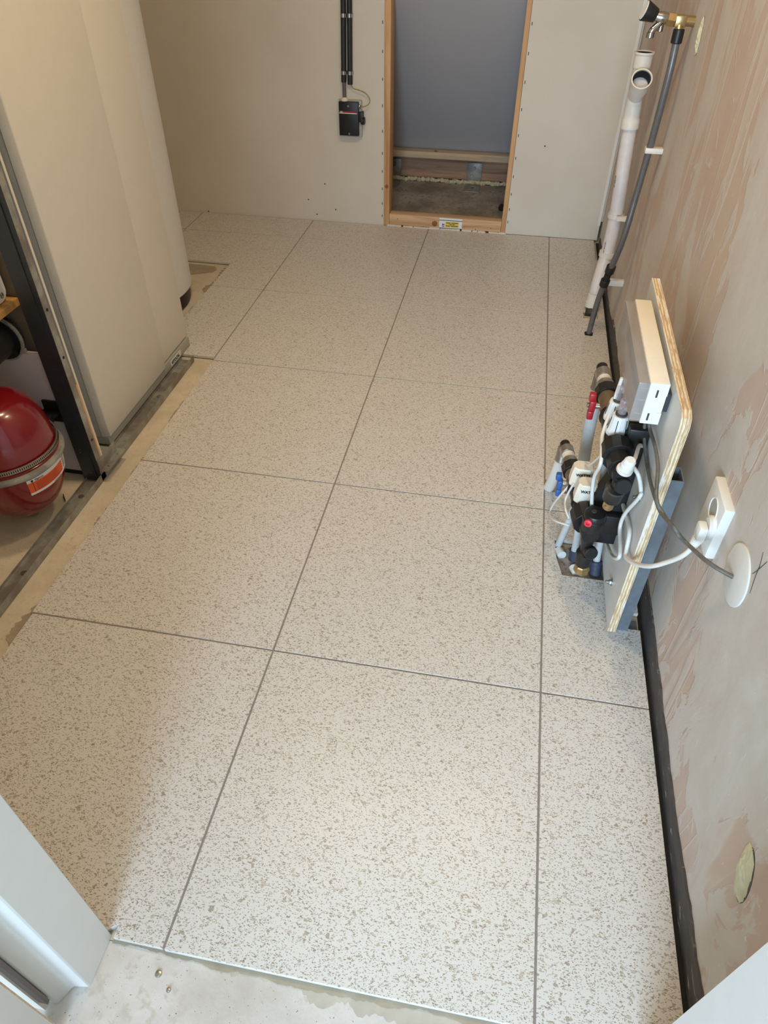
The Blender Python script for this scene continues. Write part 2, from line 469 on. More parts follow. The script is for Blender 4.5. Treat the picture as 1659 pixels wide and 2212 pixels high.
T = 0.0105; G = 0.0021
def tile(poly):
    # shrink outwards-facing edges a little so that the grout joint shows
    return prism('floor_tile', poly, 2, ZS + 0.0035, 0.0, ['tile', 'tile_side'], floor, bev=0.0006, fm=lambda nn: 0 if nn.z > 0.4 else 1)
def rect(x0, x1, y0, y1): return [(x0 + G, y0 + G), (x1 - G, y0 + G), (x1 - G, y1 - G), (x0 + G, y1 - G)]
rows = [(-0.605, 0.0), (0.0, 0.6), (0.6, 1.2), (1.2, 1.8), (1.8, 2.4), (2.4, 2.643)]
RX = 0.826
for i, (y0, y1) in enumerate(rows):
    if i == 0:
        # front tiles are cut round the door frame
        tile([(-0.595, -0.598), (-0.105, -0.598), (-0.088, -0.585), (-0.088, -0.605), (-G, -0.605), (-G, -G), (-0.595, -G)])
        tile([(G, -0.606), (0.6 - G, -0.604), (0.6 - G, -G), (G, -G)])
        tile([(0.6 + G, -0.604), (RX, -0.604), (RX, -G), (0.6 + G, -G)])
        continue
    tile(rect(-0.6, 0.0, y0, y1)); tile(rect(0.0, 0.6, y0, y1))
    x0, x1, a, b = 0.6 + G, RX, y0 + G, y1 - G
    if i == 1:
        tile([(x0, a), (x1, a), (x1, 0.212), (0.777, 0.212), (0.777, 0.262), (x1, 0.262), (x1, 0.357), (0.648, 0.357), (0.634, 0.415), (0.629, 0.484), (x1, 0.484), (x1, b), (x0, b)])
    elif i == 2:
        tile([(x0, a), (x1, a), (x1, b), (x0, b), (x0, 0.735), (0.668, 0.735), (0.668, 0.679), (x0, 0.681)])
    elif i == 3:
        tile([(x0, a), (x1, a), (x1, 1.647), (0.742, 1.650), (0.742, 1.681), (x1, 1.674), (x1, b), (x0, b)])
        tile([(0.772, 1.6515), (x1, 1.6495), (x1, 1.672), (0.772, 1.6755)])
    elif i == 4:
        tile([(x0, a), (0.742, a), (0.742, 1.858), (0.798, 1.858), (0.798, a), (x1, a), (x1, b), (x0, b)])
    else:
        tile([(x0, a), (0.815, a), (0.815, b), (x0, b)])
# tiles beside the tank
tile([(-0.834, 1.222), (-0.6 - G, 1.222), (-0.6 - G, 1.8 - G), (-0.834, 1.8 - G)])
tile([(-0.834, 1.8 + G), (-0.6 - G, 1.8 + G), (-0.6 - G, 2.4 - G), (-1.2 + G, 2.4 - G), (-1.2 + G, 2.045), (-0.834, 2.045)])
tile(rect(-1.2, -0.6, 2.4, 2.643))
tile(rect(XL, -1.2, 2.4, 2.643)); tile(rect(XL, -1.2, 2.045, 2.4))
# grout between them
gv = []
for y in (0.0, 0.6, 1.2, 1.8, 2.4):
    gv.append(boxvf(-0.6, RX, y - 0.0025, y + 0.0025, ZS, -0.0018))
gv.append(boxvf(-0.834, -0.6, 1.798, 1.802, ZS, -0.0016)); gv.append(boxvf(XL, -0.6, 2.398, 2.402, ZS, -0.0016))
for x in (0.0, 0.6):
    gv.append(boxvf(x - 0.0025, x + 0.0025, -0.604, 2.64, ZS, -0.0014))
gv.append(boxvf(-0.602, -0.598, 1.222, 2.64, ZS, -0.0014)); gv.append(boxvf(-1.202, -1.198, 2.05, 2.64, ZS, -0.0014))
mk('grout', *multi(*gv), 'grout', floor)
# bluish edge of the front tiles and squeezed-out adhesive
random.seed(3)
def walk(n, lo, hi, step):
    v = (lo + hi) / 2; out = []
    for _ in range(n):
        v = min(hi, max(lo, v + random.uniform(-step, step))); out.append(v)
    return out
def ragged_strip(name, x0, x1, y_base, lo, hi, mat, n=150, th=0.0025):
    wv = walk(n + 1, lo, hi, (hi - lo) * 0.22)
    top = [(x0 + (x1 - x0) * i / n, y_base) for i in range(n + 1)]
    bot = [(x0 + (x1 - x0) * i / n, y_base - wv[i]) for i in range(n + 1)]
    return prism(name, top + bot[::-1], 2, ZS - 0.001, ZS + th, mat, floor)
ragged_strip('adhesive_bead', -0.09, 0.75, -0.603, 0.003, 0.013, 'adhesive')
ragged_strip('adhesive_bead', 0.08, 0.75, -0.603, 0.004, 0.032, 'adhesive_pale', 150, 0.0012)
def ragged_strip_y(name, y0, y1, xb, dx, mat, n=40):
    wv = walk(n + 1, 0.0005, dx, dx * 0.3)
    a = [(xb, y0 + (y1 - y0) * i / n) for i in range(n + 1)]
    b = [(xb - wv[i] * min(1, 6 * i / n, 6 * (n - i) / n), y0 + (y1 - y0) * i / n) for i in range(n + 1)]
    return prism(name, a + b[::-1], 2, ZS, ZS + 0.002, mat, floor)
for (y0, y1, dx) in ((-0.15, 0.06, 0.03), (0.30, 0.42, 0.014), (0.52, 0.66, 0.012), (0.72, 0.98, 0.014), (1.0, 1.2, 0.012)):
    ragged_strip_y('adhesive_smear', y0, y1, -0.598, dx, 'adhesive')
ragged_strip_y('adhesive_smear', 1.72, 1.86, -0.834, 0.035, 'adhesive')
ragged_strip_y('adhesive_smear', 1.50, 1.72, -0.834, 0.014, 'adhesive')
prism('screed_patch', [(-1.02, 1.93), (-0.97, 1.915), (-0.93, 1.935), (-0.89, 1.955), (-0.88, 1.985), (-0.90, 2.02), (-1.03, 2.03)], 2, ZS, ZS + 0.001, 'adhesive', floor)  # darker, irregular patch on the bare screed beside the tank
# trowel ridges of adhesive in the tile cut-out beside the tank
for i in range(7):
    box('adhesive_ridge', (-0.852 + 0.005 * math.sin(i), -0.834, 1.85 + i * 0.025, 1.857 + i * 0.025, ZS, ZS + 0.004), 'adhesive', floor, bev=0.0015)
# dark, broken bed inside the tile cut-outs under the manifold
box('cutout_bed', (0.612, 0.835, 0.34, 0.50, ZS - 0.001, ZS + 0.0006), 'rough_concrete', floor)
box('cutout_bed', (0.601, 0.68, 0.672, 0.745, ZS - 0.001, ZS + 0.0006), 'rough_concrete', floor)
# black strip painting the shade in the open joint along the right wall
box('joint_shade', (0.8262, 0.8395, -0.60, 2.64, ZS - 0.001, ZS + 0.0008), 'black_matte', floor)
# drilled anchor holes in the hall concrete
for (x, y, r_) in ((0.003, -0.637, 0.006), (0.028, -0.655, 0.004)):
    lathe('anchor_plug', [(0, 0), (r_, 0), (r_ * 0.8, 0.002), (0, 0.0035)], (x, y, ZS), (0, 0, 1), 'steel', hall, 10)

# walls
def wall(name, b, mat): return structure(box(name, b, mat))
wr = wall('wall_right', (WX, WX + 0.12, YF, YB + 0.1, -0.12, 2.5), 'plaster')
# black waterproofing strip along the foot of the right wall
n = 260; random.seed(11)
ys = [-0.60 + (2.60 + 0.60) * i / n for i in range(n + 1)]
pl = [(y, ZS) for y in ys] + [(y, 0.052 + 0.006 * math.sin(y * 9) + random.uniform(-0.002, 0.002) + 0.003 * math.sin(y * 31 + 2 * math.sin(y * 13)) - (0.018 if y > 1.7 else 0)) for y in reversed(ys)]
prism('waterproofing_strip', pl, 0, WX - 0.004, WX + 0.001, 'bitumen', wr)
# pencil cross on the plaster
tube('pencil_mark', [(WX, -0.083, 0.560), (WX - 0.0006, -0.093, 0.541), (WX - 0.0006, -0.097, 0.520), (WX, -0.105, 0.492)], 0.0005, 'mark', wr, 6)
tube('pencil_mark', [(WX, -0.105, 0.562), (WX - 0.0006, -0.092, 0.528), (WX, -0.084, 0.514)], 0.0005, 'mark', wr, 6)

wall('wall_left', (XL - 0.1, XL, YF, YB + 0.1, -0.12, 2.5), 'gypsum')
structure(mk('ceiling', *multi(boxvf(XL - 0.1, WX + 0.12, YF, YB + 0.1, 2.5, 2.6), boxvf(-1.3, 1.7, -3.3, YF, 2.5, 2.6)), 'ceiling_white'))

# back wall with the opening to the eaves
OL, OR = -0.2315, 0.382
wb = structure(mk('wall_back', *multi(
    boxvf(XL - 0.1, OL, YB, YB + 0.03, -0.002, 2.5), boxvf(OR, 0.829, YB, YB + 0.03, 0.0, 2.5),
    boxvf(OL, OR, YB, YB + 0.03, 1.35, 2.5), boxvf(0.829, WX + 0.05, YB + 0.012, YB + 0.03, 0.085, 2.5)), 'gypsum'))
box('corner_bead', (0.818, 0.830, YB - 0.0025, YB + 0.001, 0.07, 2.5), 'white_plastic', wb)
def staple(x, z): return box('staple', (x - 0.0016, x + 0.0016, YB - 0.0008, YB + 0.001, z - 0.006, z + 0.006), 'mark', wb)
for z in (0.045, 0.105, 0.175, 0.255, 0.335, 0.43, 0.535, 0.64, 0.745, 0.85, 0.955): staple(OL - 0.008, z); staple(OR + 0.008, z + 0.012)
for (x, z) in ((-1.05, 0.84), (-1.0, 0.55), (-0.66, 0.30), (-0.89, 0.68)):
    lathe('screw_dimple', [(0.0045, 0), (0.004, 0.001), (0.0, 0.0015)], (x, YB, z), (0, -1, 0), 'gypsum', wb, 10)
for (x, z) in ((-1.17, 0.006), (-0.62, 0.10), (-0.58, 0.03), (0.515, 0.405), (-0.48, 0.06), (-0.53, 0.18)):
    lathe('dirt_spot', cylp(0.0035, 0.0012), (x, YB + 0.0004, z), (0, -1, 0), 'mark', wb, 8)
# plaster crumbs under the opening
mk('plaster_crumb', *multi(*[boxvf(x, x + random.uniform(0.01, 0.05), YB - 0.006 - random.random() * 0.003, YB, -0.001, 0.004 + random.random() * 0.004)
   for x in [OL + 0.02 + i * 0.027 for i in range(22)]]), 'gypsum', wb)

# front wall (doorway wall), room side
DL, DR = -0.100, 0.752
structure(mk('wall_front', *multi(boxvf(XL - 0.1, DL - 0.05, YF - 0.11, YF, -0.12, 2.5), boxvf(DR + 0.05, 1.7, YF - 0.13, YF, -0.12, 2.5),
    boxvf(DL - 0.05, DR + 0.05, YF - 0.11, YF, 2.1, 2.5)), 'ceiling_white'))
# steel door frame and open leaf
door = thing('door_1', (0.33, YF - 0.05, ZS), 'white steel door frame with open leaf', 'door'); del door['category']; del door['label']; structure(door)
def frame_profile(name, poly, z0=ZS, z1=2.1): return prism(name, poly, 2, z0, z1, 'white_paint', door, bev=0.0022, smooth=True)
frame_profile('door_jamb', [(-0.096, -0.598), (-0.096, -0.674), (-0.122, -0.678), (-0.134, -0.704), (-0.150, -0.704), (-0.150, -0.598)])
box('door_seal', (-0.160, -0.136, -0.712, -0.706, 0.02, 2.08), 'grey_sheath', door)
frame_profile('door_jamb', [(0.752, -0.603), (0.752, -0.76), (0.80, -0.76), (0.80, -0.603)])
box('door_head', (-0.15, 0.80, -0.72, -0.60, 2.06, 2.12), 'white_paint', door)
leaf = box('door_leaf', (-0.150, -0.108, -1.56, -0.735, 0.0, 2.05), 'white_paint', door, bev=0.0015)
box('leaf_edge', (-0.150, -0.109, -0.736, -0.733, 0.0, 2.05), 'pine_pale', leaf)
hinge = lathe('hinge', cylp(0.009, 0.09, 0.002), (-0.146, -0.722, 0.23), (0, 0, 1), 'black', door, 14)

# hall shell behind the photographer, with the glazed front door that lets the daylight in
wall('wall_hall_left', (-1.4, -1.3, -3.3, YF - 0.11, -0.12, 2.5), 'hall_wall')
wall('wall_hall_right', (1.7, 1.8, -3.3, YF, -0.12, 2.5), 'hall_wall')
WX0, WX1 = -0.80, 0.70
structure(mk('wall_hall_end', *multi(boxvf(-1.3, WX0, -3.3, -3.2, -0.12, 2.5), boxvf(WX1, 1.7, -3.3, -3.2, -0.12, 2.5),
    boxvf(WX0, WX1, -3.3, -3.2, 1.84, 2.5), boxvf(WX0, WX1, -3.3, -3.2, -0.12, 0.46)), 'hall_wall'))
win = thing('window_1', (-0.05, -3.25, 0.46), 'x', 'x'); del win['label']; del win['category']; structure(win)
mk('window_frame', *multi(boxvf(WX0, WX0 + 0.05, -3.28, -3.22, 0.46, 1.84), boxvf(WX1 - 0.05, WX1, -3.28, -3.22, 0.46, 1.84), boxvf(WX0 + 0.05, WX1 - 0.05, -3.28, -3.22, 0.46, 0.51), boxvf(WX0 + 0.05, WX1 - 0.05, -3.28, -3.22, 1.79, 1.84)), 'white_paint', win)
box('pane', (WX0 + 0.05, WX1 - 0.05, -3.255, -3.245, 0.51, 1.79), 'clear', win)

# ceiling spots (above the frame)
for (sx_, sy_), side in zip(SPOTS, ('nearer the heat pump', 'nearer the right wall')):
    lamp = thing('ceiling_spot', (sx_, sy_, 2.46), 'round white ceiling spot ' + side, 'lamp', 'ceiling spots')
    lathe('lamp_ring', [(0.085, 0), (0.115, 0), (0.12, 0.01), (0.12, 0.039), (0.085, 0.039)], (sx_, sy_, 2.46), (0, 0, 1), 'white_paint', lamp, 32)
    lathe('diffuser', [(0, 0), (0.09, 0), (0.09, 0.01), (0, 0.01)], (sx_, sy_, 2.475), (0, 0, 1), 'lamp', lamp, 32)

# ================================================================== EAVES OPENING
wood_l = tag(box('timber_post', (OL + 0.001, -0.203, YB - 0.004, YB + 0.09, 0.0, 1.35), 'pine_z', bev=0.0015), 'pine post forming the left side of the eaves opening', 'post')
lathe('knot', [(0, 0.0), (0.009, 0), (0.009, 0.0008), (0, 0.0012)], (-0.217, YB - 0.004, 0.188), (0, -1, 0), 'knot', wood_l, 14)
tag(box('timber_post', (0.360, OR - 0.001, YB - 0.004, YB + 0.09, 0.0, 1.35), 'pine_z', bev=0.0015), 'pine post forming the right side of the eaves opening', 'post')
sill = thing('timber_sill', (0.08, YB, 0.0), 'low pine sill board across the foot of the eaves opening', 'timber')
box('board', (-0.202, 0.359, YB - 0.003, YB + 0.05, 0.006, 0.058), 'pine_x', sill, bev=0.0015)
lathe('knot', [(0, 0.0), (0.014, 0), (0.013, 0.0008), (0, 0.0012)], (0.029, YB - 0.003, 0.026), (0, -1, 0), 'knot', sill, 16)
for (x, z) in ((0.31, 0.022), (0.235, 0.012), (-0.16, 0.036)):
    lathe('nail_hole', cylp(0.0022, 0.0008), (x, YB - 0.003, z), (0, -1, 0), 'mark', sill, 8)
st = thing('paper_label', (0.107, YB - 0.004, 0.007), 'white paper label with yellow print stuck on the pine sill', 'label')
ys_ = YB - 0.0045
box('paper', (0.052, 0.166, ys_, YB - 0.0035, 0.007, 0.057), 'paper', st)
def lb(nm, x0, x1, z0, z1, m, k=1): return box(nm, (x0, x1, ys_ - 0.0004 * k, ys_ + 0.0001, z0, z1), m, st)
lb('stripe', 0.052, 0.166, 0.0445, 0.0475, 'teal_print'); lb('stripe', 0.052, 0.166, 0.0072, 0.0095, 'teal_print')
lb('yellow_field', 0.083, 0.150, 0.0135, 0.0395, 'yellow_print')
for (x0, x1, z) in ((0.087, 0.110, 0.033), (0.114, 0.145, 0.033), (0.103, 0.115, 0.0255), (0.118, 0.130, 0.0255), (0.085, 0.106, 0.018), (0.110, 0.147, 0.018)):
    lb('print_line', x0, x1, z, z + 0.0032, 'dark_print', 2)
for (x0, x1, z0, z1) in ((0.067, 0.071, 0.022, 0.029), (0.072, 0.078, 0.023, 0.028), (0.067, 0.070, 0.014, 0.020), (0.073, 0.078, 0.014, 0.019)):
    lb('logo_mark', x0, x1, z0, z1, 'dark_print', 2)

# sloped board under the roof (leans towards the room at the top)
SLY0, SLZ0, SLY1, SLZ1 = 3.375, 0.172, 2.70, 0.98
structure(mk('ceiling_slope', [(-0.9, SLY0, SLZ0), (1.0, SLY0, SLZ0), (1.0, SLY1, SLZ1), (-0.9, SLY1, SLZ1),
    (-0.9, SLY0 + 0.012, SLZ0 + 0.01), (1.0, SLY0 + 0.012, SLZ0 + 0.01), (1.0, SLY1 + 0.012, SLZ1 + 0.01), (-0.9, SLY1 + 0.012, SLZ1 + 0.01)], BF, 'sloped_board'))
structure(mk('wall_eaves', *multi(boxvf(-0.95, -0.9, YB + 0.03, 3.6, -0.12, 1.4), boxvf(1.0, 1.05, YB + 0.03, 3.6, -0.12, 1.4), boxvf(-0.95, 1.05, 3.5, 3.6, -0.12, 1.4), boxvf(-0.95, 1.05, YB + 0.03, 3.6, 1.38, 1.42)), 'rough_concrete'))
rail = tag(box('timber_rail', (-0.89, 0.99, 3.292, 3.362, 0.148, 0.180), 'pine_pale', bev=0.001), 'pale pine rail under the grey sloped board in the opening', 'timber')
lathe('knot', [(0, 0.0), (0.011, 0), (0.01, 0.0008), (0, 0.001)], (-0.06, 3.32, 0.180), (0, 0, 1), 'knot', rail, 12)
tag(box('sole_plate', (-0.89, 0.99, 3.397, 3.45, 0.018, 0.125), 'pine_brown'), 'brown timber sole plate above the foam bead in the opening', 'timber')
# foam bead
random.seed(5)
fp = [(-0.88 + 1.86 * i / 95, 3.380 + random.uniform(-0.004, 0.004), 0.009 + random.uniform(-0.003, 0.003)) for i in range(96)]
fr = [0.0125 + random.uniform(-0.004, 0.003) for _ in range(400)]
tag(tube('foam_bead', fp, lambda t: fr[int(t * 380)], 'foam', None, 8, 4), 'lumpy cream foam bead under the sole plate', 'foam')
def angle_bracket(x0, x1, label):
    t = thing('angle_bracket', ((x0 + x1) / 2, 3.385, 0.0), label, 'bracket', 'angle brackets in the eaves')
    box('upright', (x0, x1, 3.384, 3.389, 0.003, 0.112), 'galv', t, bev=0.0008)
    box('foot', (x0, x1, 3.235, 3.388, -0.001, 0.004), 'galv', t, bev=0.0008)
    lathe('bolt', cylp(0.009, 0.007, 0.001), ((x0 + x1) / 2, 3.384, 0.085), (0, -1, 0), 'steel', t, 6, False)
    lathe('bolt', cylp(0.008, 0.005, 0.001), ((x0 + x1) / 2 - 0.012, 3.384, 0.045), (0, -1, 0), 'steel', t, 6, False)
    lathe('bolt', cylp(0.010, 0.009, 0.001), ((x0 + x1) / 2, 3.30, 0.003), (0, 0, 1), 'steel', t, 6, False)
angle_bracket(0.118, 0.203, 'galvanised angle bracket on the sole plate, fully visible')
angle_bracket(-0.335, -0.265, 'galvanised angle bracket half hidden behind the left pine post')
tag(lathe('black_plug', cylp(0.016, 0.03, 0.003), (0.345, 3.0, 0.012), (0, -1, 0), 'black', None, 14), 'small black plug on concrete behind the right pine post', 'plug')

# ================================================================== BACK WALL ELECTRICS
c1 = thing('conduit', (-0.412, YB - 0.014, 0.64), 'left black conduit running down to the isolator switch', 'conduit', 'black conduits on the back wall')
tube('conduit_tube', [(-0.404, YB - 0.014, 2.45), (-0.407, YB - 0.014, 0.92), (-0.415, YB - 0.014, 0.625)], 0.0115, 'conduit', c1, 14, 1)
tube('cable_sheath', [(-0.414, YB - 0.014, 0.63), (-0.413, YB - 0.015, 0.555)], 0.0085, 'grey_sheath', c1, 12, 1)
c2 = thing('conduit', (-0.386, YB - 0.014, 0.62), 'right black conduit ending above the isolator switch with a thin wire', 'conduit', 'black conduits on the back wall')
tube('conduit_tube', [(-0.377, YB - 0.014, 2.45), (-0.380, YB - 0.014, 0.92), (-0.386, YB - 0.014, 0.617)], 0.0115, 'conduit', c2, 14, 1)
for (z, xa, xb) in ((0.865, -0.4085, -0.3812), (0.655, -0.4142, -0.3853)):
    for (x, par) in ((xa, c1), (xb, c2)):
        cl = lathe('clip', [(0.0116, 0), (0.013, 0), (0.013, 0.014), (0.0116, 0.014), (0.0116, 0)], (x, YB - 0.014, z), (0, 0, 1), 'steel', par, 18)
        box('clip_tab', (x + 0.0115, x + 0.0142, YB - 0.028, YB - 0.001, z + 0.001, z + 0.013), 'steel', cl)
sw = thing('isolator_switch', (-0.39, YB - 0.03, 0.416), 'black isolator switch box with a red stripe on the back wall', 'switch box')
by = YB - 0.038
box('back_box', (-0.443, -0.333, YB - 0.020, YB, 0.404, 0.556), 'grey_plinth', sw, bev=0.004)
cv = box('cover', (-0.437, -0.345, by, YB - 0.018, 0.412, 0.552), 'black', sw, bev=0.003)
box('stripe', (-0.433, -0.352, by - 0.0006, by + 0.001, 0.508, 0.514), 'red_plastic', cv)
box('stripe', (-0.435, -0.352, by - 0.0008, by + 0.001, 0.5045, 0.5075), 'paper', cv)
text('lettering', 'ABB', (-0.432, by - 0.0008, 0.5090), (1, 0, 0), (0, 0, 1), 0.0078, 'paper', cv)
for (x, z) in ((-0.392, 0.535), (-0.390, 0.421)):
    lathe('screw', cylp(0.004, 0.0015), (x, by, z), (0, -1, 0), 'steel', cv, 10)
kb = box('knob_base', (-0.345, -0.325, by + 0.002, YB - 0.006, 0.470, 0.512), 'black', sw, bev=0.002)
lathe('knob', cylp(0.016, 0.018, 0.002), (-0.336, YB - 0.022, 0.474), (1, 0, 0), 'black', sw, 16)
lathe('cable_gland', [(0, 0), (0.016, 0), (0.016, 0.004), (0.012, 0.007), (0.012, 0.014), (0, 0.014)], (-0.413, YB - 0.016, 0.552), (0, 0, 1), 'cream_plastic', sw, 12, False)
lathe('earth_terminal', cylp(0.008, 0.012, 0.002), (-0.343, YB - 0.034, 0.535), (0.7, -0.7, 0), 'chrome', sw, 12)
tag(tube('earth_wire', [(-0.383, YB - 0.015, 0.62), (-0.372, YB - 0.017, 0.603), (-0.345, YB - 0.018, 0.596), (-0.315, YB - 0.018, 0.585), (-0.296, YB - 0.018, 0.562), (-0.300, YB - 0.02, 0.543), (-0.318, YB - 0.026, 0.534), (-0.334, YB - 0.036, 0.533)], 0.0019, 'yellow_wire', None, 8, 8), 'thin yellow-green wire looping from the conduit to the switch box', 'wire')

# ================================================================== LEFT: HEAT PUMP, TANK, STUD WALL
hp = thing('heat_pump_tower', (-1.0, 0.97, ZS), 'tall white heat pump cabinet on a grey plinth', 'cabinet')
box('body', (-1.32, -0.735, 0.665, 1.29, 0.034, 1.95), 'white_enamel', hp, bev=0.006)
V, F = bevelled([(-0.742, 0.645, 0.03), (-0.716, 0.655, 0.03), (-0.716, 1.068, 0.03), (-0.742, 1.068, 0.03), (-0.742, 0.645, 1.9), (-0.716, 0.655, 1.9), (-0.716, 1.068, 1.9), (-0.742, 1.068, 1.9)], BF, 0.0035, 3)
mk('front_panel', V, F, 'white_enamel', hp, smooth=True)
box('side_panel', (-1.30, -0.740, 0.648, 0.667, 0.03, 1.93), 'white_enamel', hp, bev=0.004)
box('front_panel', (-0.745, -0.7265, 1.072, 1.293, 0.040, 1.9), 'white_enamel', hp, bev=0.0035, seg=3)
pn = box('plinth', (-1.30, -0.7225, 0.652, 1.288, 0.0, 0.036), 'grey_plinth', hp, bev=0.002)
box('plinth_gap_shade', (-1.29, -0.745, 0.665, 1.28, ZS + 0.001, 0.001), 'black_matte', hp)  # black block paints the dark gap and feet under the plinth
pl_ = box('name_plate', (-0.7235, -0.7218, 1.118, 1.205, 0.006, 0.027), 'paper', hp)
text('lettering', 'VITOCAL', (-0.7216, 1.124, 0.0105), (0, 1, 0), (0, 0, 1), 0.0165, 'dark_print', pl_, bold=0.0006)

tank = thing('storage_tank', (-1.155, 1.62, ZS), 'round white storage tank on a black base behind the heat pump', 'tank')
TC = (-1.145, 1.605)
lathe('shell', [(0, 0.052), (0.275, 0.052), (0.288, 0.056), (0.288, 1.9), (0, 1.92)], (TC[0], TC[1], 0), (0, 0, 1), 'tank_white', tank, 72)
lathe('base', [(0, ZS + 0.001), (0.272, ZS + 0.001), (0.276, 0.0), (0.276, 0.053), (0, 0.053)], (TC[0], TC[1], 0), (0, 0, 1), 'black', tank, 72)

# floor track of the stud wall
tr = thing('floor_track', (-0.703, 0.5, ZS), 'galvanised steel floor track running along the heat pump', 'track')
prism('channel', [(-0.722, ZS + 0.001), (-0.672, ZS + 0.001), (-0.672, 0.012), (-0.6735, 0.012), (-0.6735, ZS + 0.003), (-0.7205, ZS + 0.003), (-0.7205, -0.002), (-0.722, -0.002)], 1, -0.55, 1.20, 'galv', tr)
mk('ridge', *multi(boxvf(-0.688, -0.686, -0.55, 1.2, ZS + 0.002, ZS + 0.005), boxvf(-0.681, -0.679, -0.55, 1.2, ZS + 0.002, ZS + 0.006)), 'galv', tr)
for (y, x) in ((1.10, -0.705), (0.95, -0.698), (0.42, -0.70), (0.12, -0.695)):
    lathe('fixing', [(0.008, 0), (0.008, 0.002), (0.003, 0.003), (0, 0.003)], (x, y, ZS + 0.003), (0, 0, 1), 'steel', tr, 12)

sd = thing('metal_stud', (-0.70, 0.51, ZS), 'upright dark galvanised steel stud standing on the floor track', 'stud')
box('web', (-0.730, -0.672, 0.496, 0.4975, ZS + 0.004, 2.48), 'galv_dark', sd)
box('flange', (-0.6735, -0.672, 0.4975, 0.5185, ZS + 0.004, 2.48), 'galv', sd)
box('flange', (-0.730, -0.7285, 0.4975, 0.512, ZS + 0.004, 2.48), 'galv_dark', sd)
box('rib', (-0.692, -0.686, 0.4935, 0.496, 0.0, 2.48), 'galv_dark', sd)
for z in (0.13, 0.39, 0.52):
    lathe('hole', cylp(0.004, 0.0006), (-0.6718, 0.509, z), (1, 0, 0), 'black_matte', sd, 10)
for (x, z) in ((-0.703, 0.36), (-0.71, 0.10), (-0.712, 0.09), (-0.700, 0.018)):
    lathe('rivet', cylp(0.0025, 0.001), (x, 0.496, z), (0, -1, 0), 'chrome', sd, 8)
pt = thing('corner_plate', (-0.69, 0.56, 0.02), 'folded steel plate screwed to the foot of the stud', 'plate')
mk('sheet', *multi(boxvf(-0.732, -0.648, 0.500, 0.612, 0.024, 0.0255), boxvf(-0.6712, -0.6700, 0.498, 0.600, 0.0255, 0.062)), 'galv', pt)
for (x, y) in ((-0.66, 0.525), (-0.66, 0.585)):
    lathe('screw', cylp(0.0032, 0.0012), (x, y, 0.0255), (0, 0, 1), 'chrome', pt, 8)
for z in (0.045,):
    lathe('screw', cylp(0.0035, 0.0015), (-0.670, 0.54, z), (1, 0, 0), 'chrome', pt, 8)

# partition between closet and heat pump
part = structure(box('wall_partition', (XL, -0.735, 0.552, 0.612, ZS, 2.5), 'closet_board'))
box('board_edge', (-0.7280, -0.6722, 0.5250, 0.5325, ZS + 0.01, 2.48), 'gypsum', part)
box('batten', (-0.7280, -0.6716, 0.5190, 0.5247, 0.03, 0.30), 'pine_z', part)
bd = thing('backing_board', (-1.0, 0.525, ZS), 'low lilac-white board behind the red vessel', 'panel')
box('board', (-1.35, -0.736, 0.515, 0.530, 0.004, 0.385), 'purple_board', bd)
box('base_strip', (-1.35, -0.737, 0.517, 0.530, ZS, 0.004), 'black_matte', bd)

# shelf, white box and black pipe in the closet
tag(box('closet_shelf', (-1.3, -0.770, -0.20, 0.546, 0.507, 0.526), 'pine_y', bev=0.001), 'plywood shelf with an orange-brown edge above the black pipe', 'shelf')
wbx = thing('control_cabinet', (-0.95, 0.34, 0.527), 'white metal box with rounded corners standing on the plywood shelf', 'box')
cr = 0.028
py = [(0.10, 0.527), (0.537 - cr, 0.527)] + [(0.537 - cr + cr * math.sin(a), 0.527 + cr - cr * math.cos(a)) for a in [math.pi / 2 * k / 6 for k in range(1, 7)]] + [(0.537, 1.1), (0.10, 1.1)]
prism('casing', py, 0, -1.05, -0.786, 'white_paint', wbx, bev=0.003, smooth=True)
sc_ = lathe('screw', [(0, 0), (0.007, 0), (0.007, 0.002), (0.004, 0.004), (0, 0.004)], (-0.786, 0.512, 0.545), (1, 0, 0), 'chrome', wbx, 14)
bp = thing('black_pipe', (-0.835, 0.3, 0.42), 'thick black insulated pipe with a flange under the shelf', 'pipe')
tube('pipe', [(-0.835, -0.3, 0.425), (-0.835, 0.2, 0.425), (-0.835, 0.53, 0.425)], 0.043, 'black', bp, 28, 2)
lathe('flange', [(0.040, 0), (0.055, 0), (0.055, 0.012), (0.049, 0.016), (0.049, 0.03), (0.04, 0.03)], (-0.835, 0.505, 0.425), (0, 1, 0), 'black', bp, 32)
lathe('clamp', [(0.0556, 0), (0.060, 0), (0.060, 0.009), (0.0556, 0.009), (0.0556, 0)], (-0.835, 0.507, 0.425), (0, 1, 0), 'galv', bp, 32)
box('clamp_lug', (-0.848, -0.838, 0.505, 0.516, 0.480, 0.500), 'galv', bp)
box('clamp_lug', (-0.795, -0.776, 0.505, 0.516, 0.392, 0.402), 'galv', bp)

